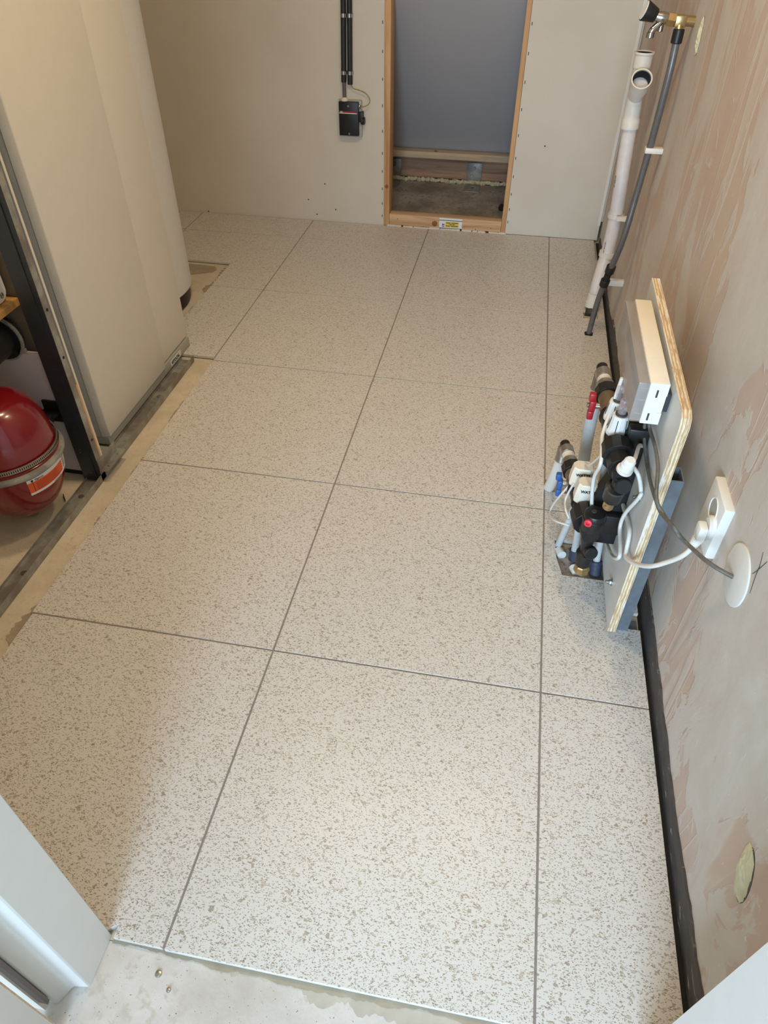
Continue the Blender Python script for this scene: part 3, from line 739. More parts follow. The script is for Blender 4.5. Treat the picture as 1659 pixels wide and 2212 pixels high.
# red expansion vessel
VC = (-0.790, 0.328); VZ = 0.202; VR = 0.1285
ve = thing('expansion_vessel', (VC[0], VC[1], ZS), 'red round expansion vessel held by a metal band', 'tank')
prof = []
for k in range(0, 15):
    a = -math.pi / 2 + math.pi / 2 * k / 14
    prof.append((VR * math.cos(a) ** 0.74 if k else 0, 0.0 + 0.176 * math.sin(a)))
prof += [(VR + 0.0015, 0.004), (VR + 0.0015, 0.014), (VR - 0.002, 0.017)]
for k in range(1, 15):
    a = math.pi / 2 * k / 14
    prof.append(((VR - 0.004) * math.cos(a) ** 0.52 if k < 14 else 0, 0.020 + 0.146 * math.sin(a)))
lathe('shell', prof, (VC[0], VC[1], VZ), (0, 0, 1), 'red_paint', ve, 64)
lathe('rim', [(VR, -0.008), (VR + 0.010, -0.006), (VR + 0.012, 0.0), (VR + 0.010, 0.006), (VR, 0.008)], (VC[0], VC[1], VZ + 0.002), (0, 0, 1), 'galv', ve, 64)
bnd = lathe('band', [(VR - 0.0005, 0.0), (VR + 0.0035, 0.0), (VR + 0.0035, 0.011), (VR - 0.0005, 0.011)], (VC[0], VC[1], VZ + 0.022), (0, 0, 1), 'steel', ve, 64)
slots = []
for k in range(64):
    a = math.radians(-100 + k * 2.2)
    p = Vector((VC[0] + (VR + 0.0037) * math.cos(a), VC[1] + (VR + 0.0037) * math.sin(a), VZ + 0.0275))
    tx = Vector((-math.sin(a), math.cos(a), 0)); nx = Vector((math.cos(a), math.sin(a), 0))
    slots.append(([p + tx * sx * 0.0012 + Vector((0, 0, sz * 0.0035)) + nx * sn * 0.0003 for sz in (-1, 1) for (sx, sn) in ((-1, -1), (1, -1), (1, 1), (-1, 1))], BF))
mk('band_slots', *multi(*slots), 'black_matte', bnd, kind='stuff')
lathe('band_screw', cylp(0.007, 0.024, 0.002), (VC[0] - 0.05, VC[1] - 0.128, VZ + 0.028), (1, -0.35, 0), 'steel', ve, 10)
# printed sticker following the shell
def sticker(name, a0, a1, z0, z1, mat, par, off, n=14, m=5):
    V, F = [], []
    def rad(z):
        s = max(-0.999, min(0.999, z / 0.176)); c = math.cos(math.asin(s)) ** 0.74
        return VR * c
    for j in range(m + 1):
        z = z0 + (z1 - z0) * j / m
        for i in range(n + 1):
            a = math.radians(a0 + (a1 - a0) * i / n); r = rad(z) + off
            V.append((VC[0] + r * math.cos(a), VC[1] + r * math.sin(a), VZ + z))
    for j in range(m):
        for i in range(n):
            k = j * (n + 1) + i; F.append((k, k + 1, k + n + 2, k + n + 1))
    return mk(name, V, F, mat, par, smooth=True)
stk = sticker('label', -40, 26, -0.062, -0.012, 'paper', ve, 0.0008)
sticker('print_field', -40, 12, -0.054, -0.022, 'orange_print', stk, 0.0012)
for k in range(7):
    sticker('print_line', -31, 8 - (k * 5) % 11, -0.0505 + k * 0.0038, -0.0493 + k * 0.0038, 'brown_print', stk, 0.0015, 10, 1)
sticker('print_bar', -34.5, -33.5, -0.054, -0.022, 'brown_print', stk, 0.0015, 1, 3)
for k in range(5):
    sticker('print_line', 14, 23, -0.050 + k * 0.007, -0.047 + k * 0.007, 'grey_sheath', stk, 0.0012, 4, 1)
sticker('print_line', -8, 6, -0.0605, -0.0585, 'grey_sheath', stk, 0.0012, 4, 1)
a = math.radians(-31); nx = Vector((math.cos(a), math.sin(a), 0)); tx = Vector((-math.sin(a), math.cos(a), 0))
text('lettering', 'Flamco', Vector((VC[0], VC[1], VZ - 0.0205)) + nx * (VR + 0.0014), tx + nx * -0.12, (0, 0, 1), 0.0085, 'dark_print', stk)
lathe('logo', cylp(0.003, 0.0006), Vector((VC[0], VC[1], VZ - 0.0175)) + nx * (VR + 0.0008) - tx * 0.0075, nx, 'dark_print', stk, 12)
# wall bracket behind it
mk('bracket', *multi(boxvf(VC[0] + 0.005, VC[0] + 0.055, 0.470, 0.515, VZ + 0.015, VZ + 0.020), boxvf(VC[0] + 0.005, VC[0] + 0.055, 0.508, 0.515, VZ - 0.02, VZ + 0.045), boxvf(VC[0] + 0.01, VC[0] + 0.05, 0.44, 0.475, VZ + 0.005, VZ + 0.025)), 'black', ve)
lathe('valve', cylp(0.012, 0.05, 0.002), (VC[0], VC[1], VZ - 0.212), (0, 0, 1), 'steel', ve, 12)
tag(tube('cable_tie_scrap', [(-0.733, 0.392, ZS + 0.004), (-0.738, 0.398, ZS + 0.010), (-0.746, 0.407, ZS + 0.003), (-0.752, 0.416, ZS + 0.008)], 0.0016, 'black', None, 6, 5), 'small black twisted scrap on the closet floor by the vessel', 'scrap')

# ================================================================== RIGHT WALL PIPES
pv = thing('drain_pipe', (0.785, 1.9, 0.0), 'white plastic drain pipe with a branch, standing in the far corner', 'pipe')
path = [(0.774, 1.95, 0.86), (0.775, 1.95, 0.74), (0.785, 1.95, 0.56), (0.796, 1.935, 0.375), (0.797, 1.935, 0.235), (0.793, 1.93, 0.19), (0.783, 1.905, 0.12), (0.776, 1.885, 0.04)]
tube('pipe_run', path[1:], 0.0255, 'pvc', pv, 24, 8)
tube('branch_body', [(0.775, 1.95, 0.71), (0.7745, 1.95, 0.86)], 0.0275, 'pvc_cream', pv, 24, 1)
def socket(nm, o, d, r, h, par):
    s_ = lathe(nm, [(r - 0.004, 0.0), (r, 0.0), (r, h - 0.008), (r + 0.003, h - 0.006), (r + 0.003, h), (r - 0.0015, h), (r - 0.0025, h * 0.2), (0, h * 0.2)], o, d, 'pvc_cream', par, 28)
    lathe('seal', [(r - 0.0032, h * 0.3), (r - 0.0032, h - 0.003)], o, d, 'black_matte', s_, 24)
    return s_
socket('socket', (0.7745, 1.95, 0.835), (0, 0, 1), 0.030, 0.045, pv)
bdir = Vector((-0.02, -0.72, 0.62)).normalized(); bo = Vector((0.776, 1.952, 0.745))
tube('branch_arm', [bo, bo + bdir * 0.07], 0.0265, 'pvc', pv, 24, 1)
socket('socket', bo + bdir * 0.055, bdir, 0.031, 0.055, pv)
lathe('collar', [(0.026, 0), (0.0315, 0), (0.0315, 0.03), (0.0285, 0.034), (0.0285, 0.075), (0.0265, 0.075)], (0.779, 1.95, 0.652), (-0.05, 0, 1), 'pvc_cream', pv, 28)
lathe('clip', [(0.0258, 0), (0.030, 0), (0.030, 0.016), (0.0258, 0.016)], (0.797, 1.935, 0.350), (0, 0, 1), 'pvc_cream', pv, 28)
box('clip_arm', (0.797, WX, 1.895, 1.912, 0.350, 0.366), 'pvc_cream', pv)
lathe('elbow_rim', [(0.0258, 0), (0.0315, 0), (0.0315, 0.018), (0.0258, 0.018)], (0.796, 1.935, 0.200), (0.05, 0, 1), 'pvc_cream', pv, 28)
lathe('foot_collar', [(0.024, 0), (0.030, 0), (0.030, 0.022), (0.028, 0.024), (0.028, 0.052), (0.0255, 0.054)], (0.775, 1.877, 0.012), (0.06, 0.16, 1), 'pvc_cream', pv, 28)
tube('floor_stub', [(0.770, 1.842, ZS + 0.001), (0.7755, 1.880, 0.016)], 0.0215, 'dark_grey', pv, 20, 1)
text('lettering', 'PVC 50 EN 1451', (0.7765, 1.9165, 0.262), (0, -0.05, -1), (0.72, -0.72, 0), 0.006, 'dark_print', pv)
text('lettering', 'PVC 50 EN 1451', (0.7635, 1.9335, 0.498), (0.05, -0.05, -1), (0.72, -0.72, 0), 0.006, 'dark_print', pv)

gp = thing('water_pipe', (0.757, 1.665, 0.0), 'grey metal water pipe running from the tap down to the floor', 'pipe')
gpath = [(0.800, 1.533, 0.985), (0.800, 1.520, 0.902), (0.800, 1.529, 0.795), (0.800, 1.551, 0.683), (0.796, 1.565, 0.55), (0.786, 1.56, 0.40), (0.775, 1.625, 0.26), (0.768, 1.645, 0.195), (0.762, 1.66, 0.118), (0.757, 1.666, ZS + 0.001)]
tube('pipe_run', gpath, 0.0103, 'grey_pipe', gp, 16, 8)
lathe('sleeve', cylp(0.0155, 0.034, 0.002), (0.800, 1.531, 0.962), (0, 0.05, 1), 'black', gp, 20)
for (o_, h_) in (((0.7752, 1.624, 0.262), 0.030), ((0.7690, 1.642, 0.205), 0.028)):
    lathe('coupling', cylp(0.0165, h_, 0.002), o_, Vector((0.008, -0.03, 0.10)), 'black', gp, 20)
lathe('coupling_waist', cylp(0.012, 0.032), (0.7715, 1.634, 0.228), Vector((0.008, -0.03, 0.10)), 'black_matte', gp, 16)
box('clip', (0.787, WX, 1.536, 1.566, 0.677, 0.692), 'pvc_cream', gp, bev=0.002)
box('clip', (0.772, WX, 1.655, 1.675, 0.200, 0.222), 'pvc_cream', gp, bev=0.002)
lathe('floor_ring', [(0.0105, 0), (0.0165, 0), (0.0165, 0.002), (0.0105, 0.002)], (0.757, 1.666, 0.0), (0, 0, 1), 'black_matte', gp, 16)

tp = thing('water_tap', (0.80, 1.55, 1.0), 'chrome wall tap with a black knob at the top right', 'tap')
lathe('wall_elbow', cylp(0.013, 0.05, 0.002), (WX + 0.004, 1.56, 1.010), (-1, -0.05, 0.05), 'brass', tp, 16)
box('elbow_block', (0.785, 0.815, 1.535, 1.565, 0.998, 1.026), 'brass', tp, bev=0.003)
lathe('brass_nut', cylp(0.0175, 0.024, 0.002), (0.787, 1.549, 1.013), (-1, 0, 0.12), 'brass', tp, 6, False)
tube('brass_tail', [(0.800, 1.545, 1.005), (0.800, 1.533, 0.985)], 0.009, 'brass', tp, 14, 1)
lathe('tap_body', [(0, 0), (0.0125, 0), (0.0145, 0.006), (0.0145, 0.02), (0.0125, 0.03), (0.0125, 0.042), (0, 0.042)], (0.766, 1.549, 1.016), (-1, 0, 0.16), 'chrome', tp, 20)
tube('spout', [(0.752, 1.549, 1.014), (0.742, 1.547, 1.000), (0.731, 1.545, 0.990), (0.728, 1.545, 0.982)], 0.0095, 'chrome', tp, 14, 4)
lathe('spout_tip', cylp(0.0115, 0.015, 0.0015), (0.728, 1.545, 0.986), (0, 0, -1), 'chrome', tp, 16)
lathe('spout_drop', cylp(0.008, 0.03, 0.002), (0.752, 1.55, 1.015), (0.0, 0, -1), 'chrome', tp, 14)
lathe('knob', [(0, 0), (0.017, 0), (0.025, 0.034), (0.0245, 0.036), (0, 0.036)], (0.732, 1.549, 1.022), (-1, -0.1, 0.35), 'black', tp, 24)
lathe('knob_cap', cylp(0.0225, 0.003, 0.001), (0.6995, 1.5455, 1.0335), (-1, -0.1, 0.35), 'paper', tp, 24)

# taped cable openings in the plaster
def tape_patch(cy, cz, hy, hz, lean, label, seed):
    random.seed(seed)
    t = thing('tape_patch', (WX, cy, cz), label, 'tape', 'taped openings in the right wall')
    N, Mm = 9, 14; V, F = [], []
    for j in range(Mm + 1):
        v = -1 + 2 * j / Mm; wd = (1 - abs(v) ** 3) ** 0.5 * 0.9 + 0.1
        for i in range(N + 1):
            u = -1 + 2 * i / N
            bulge = 0.006 * (1 - u * u) * (1 - v * v)
            V.append((WX - 0.0008 - bulge - random.uniform(0, 0.003) * (1 - u * u), cy + u * hy * wd + lean * v * hz + random.uniform(-1, 1) * 0.0015, cz + v * hz + random.uniform(-1, 1) * 0.001))
    for j in range(Mm):
        for i in range(N):
            k = j * (N + 1) + i; F.append((k, k + 1, k + N + 2, k + N + 1))
    k0 = len(V); V += [(WX + 0.001, p[1], p[2]) for p in V[:k0]]
    rim = [i for i in range(N + 1)] + [(j + 1) * (N + 1) - 1 for j in range(1, Mm + 1)] + [Mm * (N + 1) + i for i in range(N - 1, -1, -1)] + [j * (N + 1) for j in range(Mm - 1, 0, -1)]
    for a_, b_ in zip(rim, rim[1:] + rim[:1]): F.append((a_, b_, k0 + b_, k0 + a_))
    mk('tape', V, F, 'tape', t)
    rr = [(cy + hy * 1.12 * math.cos(q) * 0.95 + lean * hz * math.sin(q), cz + hz * 1.06 * math.sin(q)) for q in [2 * math.pi * k / 20 for k in range(20)]]
    prism('hole_rim', [(p[0] - hy * 0.12, p[1]) for p in rr], 0, WX - 0.0006, WX + 0.001, 'dark_grey', t)
tape_patch(-0.437, 0.285, 0.022, 0.040, 0.35, 'crumpled masking tape over an opening low on the near plaster', 1)
tape_patch(1.425, 0.995, 0.013, 0.040, 0.2, 'crumpled masking tape over an opening near the water tap', 2)

# socket, plug and blanking disc
so = thing('wall_socket', (WX, 0.11, 0.39), 'white wall socket with a plugged-in cable', 'socket')
box('cover_plate', (0.823, WX + 0.001, 0.055, 0.150, 0.402, 0.517), 'white_plastic', so, bev=0.003)
lathe('recess_ring', [(0.020, 0), (0.0235, 0), (0.0235, 0.002), (0.021, 0.002), (0.020, 0)], (0.8235, 0.100, 0.480), (-1, 0, 0), 'white_plastic', so, 28)
lathe('recess', cylp(0.019, 0.0006), (0.8233, 0.100, 0.480), (-1, 0, 0), 'grey_plinth', so, 24)
lathe('earth_pin', cylp(0.004, 0.004), (0.8235, 0.092, 0.466), (-1, 0, 0), 'brass', so, 8)
dk = tag(lathe('blanking_disc', [(0, 0), (0.052, 0), (0.052, 0.0025), (0.050, 0.0035), (0, 0.0035)], (WX, -0.046, 0.470), (-1, 0, 0), 'white_plastic', None, 48), 'round white blanking disc on the plaster beside the socket', 'cover')

# ================================================================== MANIFOLD BOARD
bo_ = thing('mounting_board', (0.754, 0.46, 0.02), 'grey painted plywood board standing off the right wall', 'board')
prism('plywood', [(0.18, 0.019), (0.180, 0.588), (0.187, 0.604), (0.205, 0.611), (0.738, 0.620), (0.738, 0.019)], 0, 0.745, 0.763, ['board_paint', 'ply_edge'], bo_, fm=lambda nn: 0 if nn.x < -0.5 else 1)
for (y, z) in ((0.269, 0.350), (0.267, 0.091)):
    s_ = lathe('washer', cylp(0.0095, 0.0015), (0.745, y, z), (-1, 0, 0), 'steel', bo_, 16)
    lathe('bolt_head', cylp(0.0065, 0.006, 0.0008), (0.7435, y, z), (-1, 0, 0), 'steel', s_, 6, False)
    lathe('bolt_end', cylp(0.0038, 0.008, 0.0008), (0.738, y, z), (-1, 0, 0), 'steel', s_, 10)
def post(y0, y1, ztop, label):
    t = thing('steel_post', (0.78, (y0 + y1) / 2, ZS), label, 'post', 'posts behind the mounting board')
    # open steel channel
    prism('channel', [(0.764, y0), (0.796, y0), (0.796, y1), (0.764, y1), (0.764, y1 - 0.0025), (0.7935, y1 - 0.0025), (0.7935, y0 + 0.0025), (0.764, y0 + 0.0025)], 2, ZS, ztop, 'post_steel', t)
    box('foot_plate', (0.764, 0.822, y0 + 0.01, y1 - 0.004, ZS, ZS + 0.005), 'post_steel', t)
post(0.205, 0.250, 0.452, 'grey steel post behind the near edge of the plywood board')
post(0.640, 0.685, 0.452, 'grey steel post behind the far edge of the plywood board')

# controller box on a rail
cb = thing('controller_box', (0.71, 0.45, 0.527), 'white controller box with a smoked clear cover on the plywood board', 'control box')
box('housing', (0.700, 0.7345, 0.277, 0.627, 0.527, 0.616), 'cream_plastic', cb, bev=0.0012)
endp = prism('end_cap', [(0.7005, 0.5275), (0.7345, 0.5275), (0.7345, 0.553), (0.7255, 0.553), (0.7255, 0.590), (0.7345, 0.590), (0.7345, 0.6155), (0.7005, 0.6155)], 1, 0.2755, 0.2775, 'white_plastic', cb)
for (x, z) in ((0.716, 0.594), (0.712, 0.543)):
    box('slot', (x - 0.0018, x + 0.0018, 0.2750, 0.2760, z - 0.008, z + 0.008), 'dark_grey', endp)
box('rail', (0.7346, 0.7447, 0.283, 0.62, 0.553, 0.590), 'galv_dark', cb)
cvr = box('cover', (0.680, 0.700, 0.279, 0.624, 0.529, 0.612), 'smoke_cover', cb, bev=0.0015)
for z in (0.545, 0.575, 0.600):
    box('cover_rib', (0.686, 0.700, 0.2785, 0.281, z, z + 0.003), 'clear', cvr)
for (y0, y1, z0, z1) in ((0.40, 0.47, 0.575, 0.598), (0.345, 0.375, 0.58, 0.60), (0.30, 0.325, 0.58, 0.602)):
    box('module', (0.690, 0.6995, y0, y1, z0, z1), 'grey_plinth', cb)

# ---- supply manifold (upper)
def UA(y, dx=0.0, dz=0.0): return Vector((0.673 + (0.64 - y) * 0.042 + dx, y, 0.420 + dz))
ud = Vector((0.042, -1, 0)).normalized()
um = thing('supply_manifold', tuple(UA(0.45)), 'black supply manifold with a red valve and two flow gauges', 'manifold')
def seg(nm, A, y0, y1, r, mat, par, sides=24, d=None, ch=0.0015):
    a, b = A(y0), A(y1); h = (b - a).length
    return lathe(nm, cylp(r, h, ch), a, b - a, mat, par, sides, sides > 12)
seg('end_cap', UA, 0.668, 0.640, 0.0135, 'black', um)
seg('sleeve', UA, 0.642, 0.610, 0.0185, 'steel', um); seg('collar', UA, 0.610, 0.588, 0.0165, 'pvc_cream', um)
seg('sleeve', UA, 0.588, 0.562, 0.0195, 'steel', um)
seg('union_nut', UA, 0.562, 0.530, 0.0265, 'black', um, 10)
seg('valve_body', UA, 0.530, 0.462, 0.0215, 'bronze', um)
vk = lathe('valve_stem', cylp(0.007, 0.022, 0.001), UA(0.497) + Vector((-0.012, 0, -0.004)), (-1, 0, 0.0), 'steel', um, 12)
hc = UA(0.497) + Vector((-0.034, 0, -0.004))
def butterfly(nm, c, mat, par):
    out = []
    o1 = prism(nm, [(c.y - 0.008, c.z + 0.010), (c.y + 0.006, c.z + 0.012), (c.y + 0.014, c.z + 0.013), (c.y + 0.017, c.z + 0.026), (c.y + 0.002, c.z + 0.030), (c.y - 0.004, c.z + 0.020),
        (c.y - 0.010, c.z + 0.008), (c.y - 0.010, c.z - 0.008), (c.y - 0.017, c.z - 0.014), (c.y - 0.014, c.z - 0.028), (c.y + 0.002, c.z - 0.028), (c.y + 0.004, c.z - 0.016), (c.y + 0.010, c.z - 0.008), (c.y + 0.009, c.z + 0.006)][::1],
        0, c.x - 0.007, c.x + 0.007, mat, par)
    return o1
hd = box('valve_handle', (hc.x - 0.009, hc.x + 0.005, hc.y - 0.010, hc.y + 0.010, hc.z - 0.014, hc.z + 0.014), 'red_plastic', um, bev=0.003)
box('wing', (hc.x - 0.012, hc.x + 0.003, hc.y - 0.004, hc.y + 0.012, hc.z + 0.010, hc.z + 0.030), 'red_plastic', hd, bev=0.003)
box('wing', (hc.x - 0.010, hc.x + 0.004, hc.y - 0.013, hc.y + 0.004, hc.z - 0.032, hc.z - 0.010), 'red_plastic', hd, bev=0.003)
lathe('handle_nut', cylp(0.0055, 0.005, 0.001), (hc.x - 0.009, hc.y, hc.z), (-1, 0, 0), 'chrome', hd, 6, False)
seg('bar', UA, 0.465, 0.340, 0.0225, 'black', um)
for y in (0.455, 0.40, 0.352): seg('bar_rib', UA, y, y - 0.008, 0.0255, 'black', um)
seg('end_nut', UA, 0.340, 0.300, 0.0335, 'black', um, 12); seg('end_nut', UA, 0.302, 0.262, 0.0255, 'black', um, 10)
for y in (0.425, 0.372):
    p = UA(y)
    fm_ = lathe('flow_regulator', [(0, 0.012), (0.0225, 0.014), (0.0225, 0.022), (0.0205, 0.030), (0.0175, 0.056), (0.0165, 0.060), (0, 0.060)], p, (0, 0, 1), 'white_plastic', um, 14, False)
    for k in range(6):
        a_ = k * math.pi / 3 + 0.2
        q0 = p + Vector((math.cos(a_) * 0.0216, math.sin(a_) * 0.0216, 0.026)); q1 = p + Vector((math.cos(a_) * 0.0182, math.sin(a_) * 0.0182, 0.054))
        tube('groove', [q0, q1], 0.0009, 'dark_print', fm_, 5, 1)
    lathe('gauge_ring', cylp(0.0125, 0.006, 0.001), p + Vector((0, 0, 0.059)), (0, 0, 1), 'dark_grey', fm_, 16)
    lathe('gauge_glass', [(0, 0), (0.0095, 0), (0.0095, 0.030), (0.0075, 0.033), (0, 0.033)], p + Vector((0, 0, 0.064)), (0, 0, 1), 'clear', um, 18)
    lathe('gauge_pin', cylp(0.0022, 0.024), p + Vector((0, 0, 0.064)), (0, 0, 1), 'dark_grey', fm_, 8)
    lathe('gauge_disc', cylp(0.006, 0.004), p + Vector((0, 0, 0.080 if y < 0.4 else 0.072)), (0, 0, 1), 'red_plastic' if y < 0.4 else 'dark_grey', fm_, 14)
# end piece with sensor plug and fill valve
pe = UA(0.262)
tube('end_tee', [UA(0.268), UA(0.238)], 0.0185, 'black', um, 18, 1)
sd_ = Vector((0.15, -0.25, 1)).normalized()
lathe('sensor_ring', cylp(0.0165, 0.007, 0.001), UA(0.248) + sd_ * 0.014, sd_, 'pvc_cream', um, 20)
lathe('sensor_plug', [(0, 0), (0.013, 0), (0.013, 0.012), (0.0118, 0.013), (0.0118, 0.024), (0.009, 0.028), (0, 0.028)], UA(0.248) + sd_ * 0.021, sd_, 'white_plastic', um, 20)
fv = Vector((-0.004, 0.30, -0.95)).normalized(); f0 = UA(0.243)
lathe('fill_valve', [(0, 0), (0.013, 0), (0.013, 0.038), (0.021, 0.040), (0.0205, 0.046), (0.0195, 0.082), (0.016, 0.086), (0.011, 0.087), (0.011, 0.095), (0, 0.095)], f0, fv, 'black', um, 20)
lathe('valve_ring', [(0.0205, 0), (0.0215, 0), (0.0215, 0.006), (0.0205, 0.006)], f0 + fv * 0.040, fv, 'dark_grey', um, 20)
lathe('valve_knob', cylp(0.0165, 0.016, 0.002), f0 + fv * 0.022 + Vector((0.004, -0.008, 0.002)), (0.15, -1, 0.35), 'black', um, 20)
lathe('brass_spout', [(0, 0), (0.012, 0), (0.012, 0.006), (0.0095, 0.007), (0.0095, 0.012), (0.0115, 0.013), (0.0115, 0.024), (0, 0.024)], f0 + fv * 0.094, fv, 'brass', um, 18)

# ---- return manifold (lower)
def LA(y, dx=0.0, dz=0.0):
    t = (0.60 - y) / 0.23
    return Vector((0.622 + 0.038 * t + dx, y, 0.215 - 0.005 * t + dz))
lm = thing('return_manifold', tuple(LA(0.45)), 'black return manifold with a blue valve and an air vent', 'manifold')
seg('end_cap', LA, 0.622, 0.598, 0.0125, 'black', lm)
seg('sleeve', LA, 0.600, 0.574, 0.0175, 'steel', lm); seg('collar', LA, 0.574, 0.552, 0.0160, 'pvc_cream', lm)
seg('sleeve', LA, 0.552, 0.530, 0.0190, 'steel', lm)
seg('union_nut', LA, 0.530, 0.502, 0.0255, 'black', lm, 10)
seg('valve_body', LA, 0.502, 0.452, 0.0205, 'bronze', lm)
hb = LA(0.472) + Vector((-0.036, 0, -0.012))
lathe('valve_stem', cylp(0.007, 0.026, 0.001), LA(0.472) + Vector((-0.012, 0, -0.010)), (-1, 0, 0), 'steel', lm, 12)
hd2 = box('valve_handle', (hb.x - 0.006, hb.x + 0.007, hb.y - 0.010, hb.y + 0.009, hb.z - 0.016, hb.z + 0.012), 'blue_plastic', lm, bev=0.003)
box('wing', (hb.x - 0.011, hb.x + 0.003, hb.y - 0.002, hb.y + 0.014, hb.z + 0.008, hb.z + 0.026), 'blue_plastic', hd2, bev=0.003)
box('wing', (hb.x - 0.006, hb.x + 0.007, hb.y - 0.014, hb.y + 0.004, hb.z - 0.032, hb.z - 0.012), 'blue_plastic', hd2, bev=0.003)
seg('bar', LA, 0.456, 0.365, 0.0215, 'black', lm)
for y in (0.45, 0.40, 0.372): seg('bar_rib', LA, y, y - 0.007, 0.0245, 'black', lm)
seg('end_nut', LA, 0.368, 0.325, 0.0325, 'black', lm, 12)
seg('end_tee', LA, 0.326, 0.285, 0.0205, 'black', lm)
vo = LA(0.302) + Vector((0.002, 0, 0.008))
lathe('air_vent', [(0, 0), (0.021, 0), (0.024, 0.006), (0.024, 0.030), (0.026, 0.032), (0.026, 0.038), (0.024, 0.040), (0.024, 0.050), (0.021, 0.054), (0, 0.055)], vo, (0, -0.08, 1), 'black', lm, 28)
rb = lathe('red_button', [(0.004, 0), (0.0085, 0), (0.0085, 0.006), (0.004, 0.007), (0.003, 0.003), (0, 0.003)], vo + Vector((-0.014, -0.024, 0.040)), (-0.35, -1, 0.15), 'red_bright', lm, 16)
lathe('vent_cap', cylp(0.006, 0.003, 0.0008), vo + Vector((-0.004, -0.003, 0.054)), (0, 0, 1), 'dark_grey', lm, 12)
dv = Vector((0.05, 0.02, -1)).normalized(); d0 = LA(0.305) + Vector((0.002, 0, -0.008))
lathe('drain_valve', [(0, 0), (0.018, 0), (0.016, 0.02), (0.013, 0.036), (0.013, 0.060), (0.020, 0.062), (0.0205, 0.066), (0.0185, 0.098), (0.014, 0.102), (0.011, 0.103), (0.011, 0.108), (0, 0.108)], d0, dv, 'black', lm, 22)
lathe('valve_knob', cylp(0.0155, 0.017, 0.002), d0 + dv * 0.046 + Vector((0.006, -0.010, 0)), (0.3, -1, 0.3), 'black', lm, 20)
lathe('brass_spout', [(0, 0), (0.014, 0), (0.016, 0.003), (0.016, 0.010), (0.019, 0.012), (0.019, 0.018), (0.0165, 0.022), (0, 0.022)], d0 + dv * 0.106, dv, 'brass', lm, 8, False)

# actuators sitting on the return manifold
def actuator(y, label):
    p = LA(y)
    t = thing('valve_actuator', tuple(p + Vector((0, 0, 0.022))), label, 'actuator', 'white actuators on the return manifold')
    lathe('chrome_ring', cylp(0.017, 0.010, 0.001), p + Vector((0.004, 0, 0.008)), (0, 0, 1), 'chrome', t, 22)
    def ring(w_, d_, z_, cx=0.004):
        c = min(w_, d_) * 0.42
        return [(p.x + cx + sx, p.y + sy, p.z + z_) for (sx, sy) in ((-w_, -d_ + c), (-w_ + c, -d_), (w_ - c, -d_), (w_, -d_ + c), (w_, d_ - c), (w_ - c, d_), (-w_ + c, d_), (-w_, d_ - c))]
    levels = [ring(0.0255, 0.022, 0.016), ring(0.027, 0.0235, 0.020), ring(0.026, 0.0225, 0.040), ring(0.0225, 0.0185, 0.064), ring(0.0205, 0.0165, 0.067)]
    V, F = [], []
    for L in levels: V += L
    for j in range(len(levels) - 1):
        for i in range(8): F.append((j * 8 + i, j * 8 + (i + 1) % 8, (j + 1) * 8 + (i + 1) % 8, (j + 1) * 8 + i))
    F.append(tuple(range(8))); F.append(tuple(range(len(V) - 8, len(V))))
    mk('housing', V, F, 'cream_plastic', t)
    text('lettering', 'WATTS', (p.x + 0.004, p.y - 0.02165, p.z + 0.0490), (1, 0, 0), (0, 0.166, 1), 0.0095, 'dark_print', t, 0.0006, 'CENTER', 0.0004)
    return t
actuator(0.452, 'white actuator on the return manifold, the farther of the pair')
actuator(0.394, 'white actuator on the return manifold, the nearer of the pair')

# black bracket holding both bars
br = thing('manifold_bracket', (0.72, 0.37, 0.1), 'black bracket holding the manifold bars to the plywood board', 'bracket')
prism('plate', [(0.7447, 0.455), (0.700, 0.455), (0.688, 0.40), (0.700, 0.34), (0.668, 0.245), (0.660, 0.17), (0.690, 0.13), (0.7447, 0.13)], 1, 0.352, 0.392, 'black_matte', br, bev=0.002)
box('clamp', (0.702, 0.744, 0.335, 0.360, 0.425, 0.470), 'black', br, bev=0.003)
box('clamp', (0.690, 0.744, 0.33, 0.36, 0.18, 0.235), 'black', br, bev=0.003)

# ---- pipes of the heating circuits
def pipe_thing(nm, pts, r, mat, label, group=None, sub=8, seg_=16, cat='pipe'):
    return tag(tube(nm, pts, r, mat, None, seg_, sub), label, cat, group)
fl = thing('feed_pipe', (0.672, 0.66, ZS), 'thick grey-white feed pipe rising to the red valve', 'pipe', 'main pipes of the manifold')
tube('pipe', [(0.672, 0.652, 0.375), (0.674, 0.645, 0.25), (0.684, 0.660, 0.12), (0.700, 0.74, ZS + 0.001)], 0.0155, 'pex', fl, 18, 5)
lathe('elbow_sleeve', [(0.0165, 0), (0.0185, 0), (0.0185, 0.004), (0.017, 0.006), (0.0165, 0.045), (0.013, 0.05), (0, 0.05)], (0.6720, 0.652, 0.368), (0, 0, 1), 'steel', fl, 22)
rl = thing('return_pipe', (0.611, 0.70, ZS), 'thick white return pipe rising from a tile gap to the blue valve', 'pipe', 'main pipes of the manifold')
tube('pipe', [(0.618, 0.612, 0.175), (0.615, 0.640, 0.10), (0.6115, 0.703, ZS + 0.001)], 0.0150, 'white_plastic', rl, 18, 5)
lathe('elbow_sleeve', [(0.0158, 0), (0.0178, 0), (0.0178, 0.004), (0.0163, 0.006), (0.0160, 0.040), (0.012, 0.045), (0, 0.045)], (0.6182, 0.613, 0.168), (0, -0.08, 1), 'steel', rl, 22)
def circuit(pts, label, sleeve=True):
    t = thing('circuit_pipe', pts[-1], label, 'pipe', 'heating circuit pipes')
    tube('pipe', pts, 0.0088, 'pex', t, 14, 6)
    return t
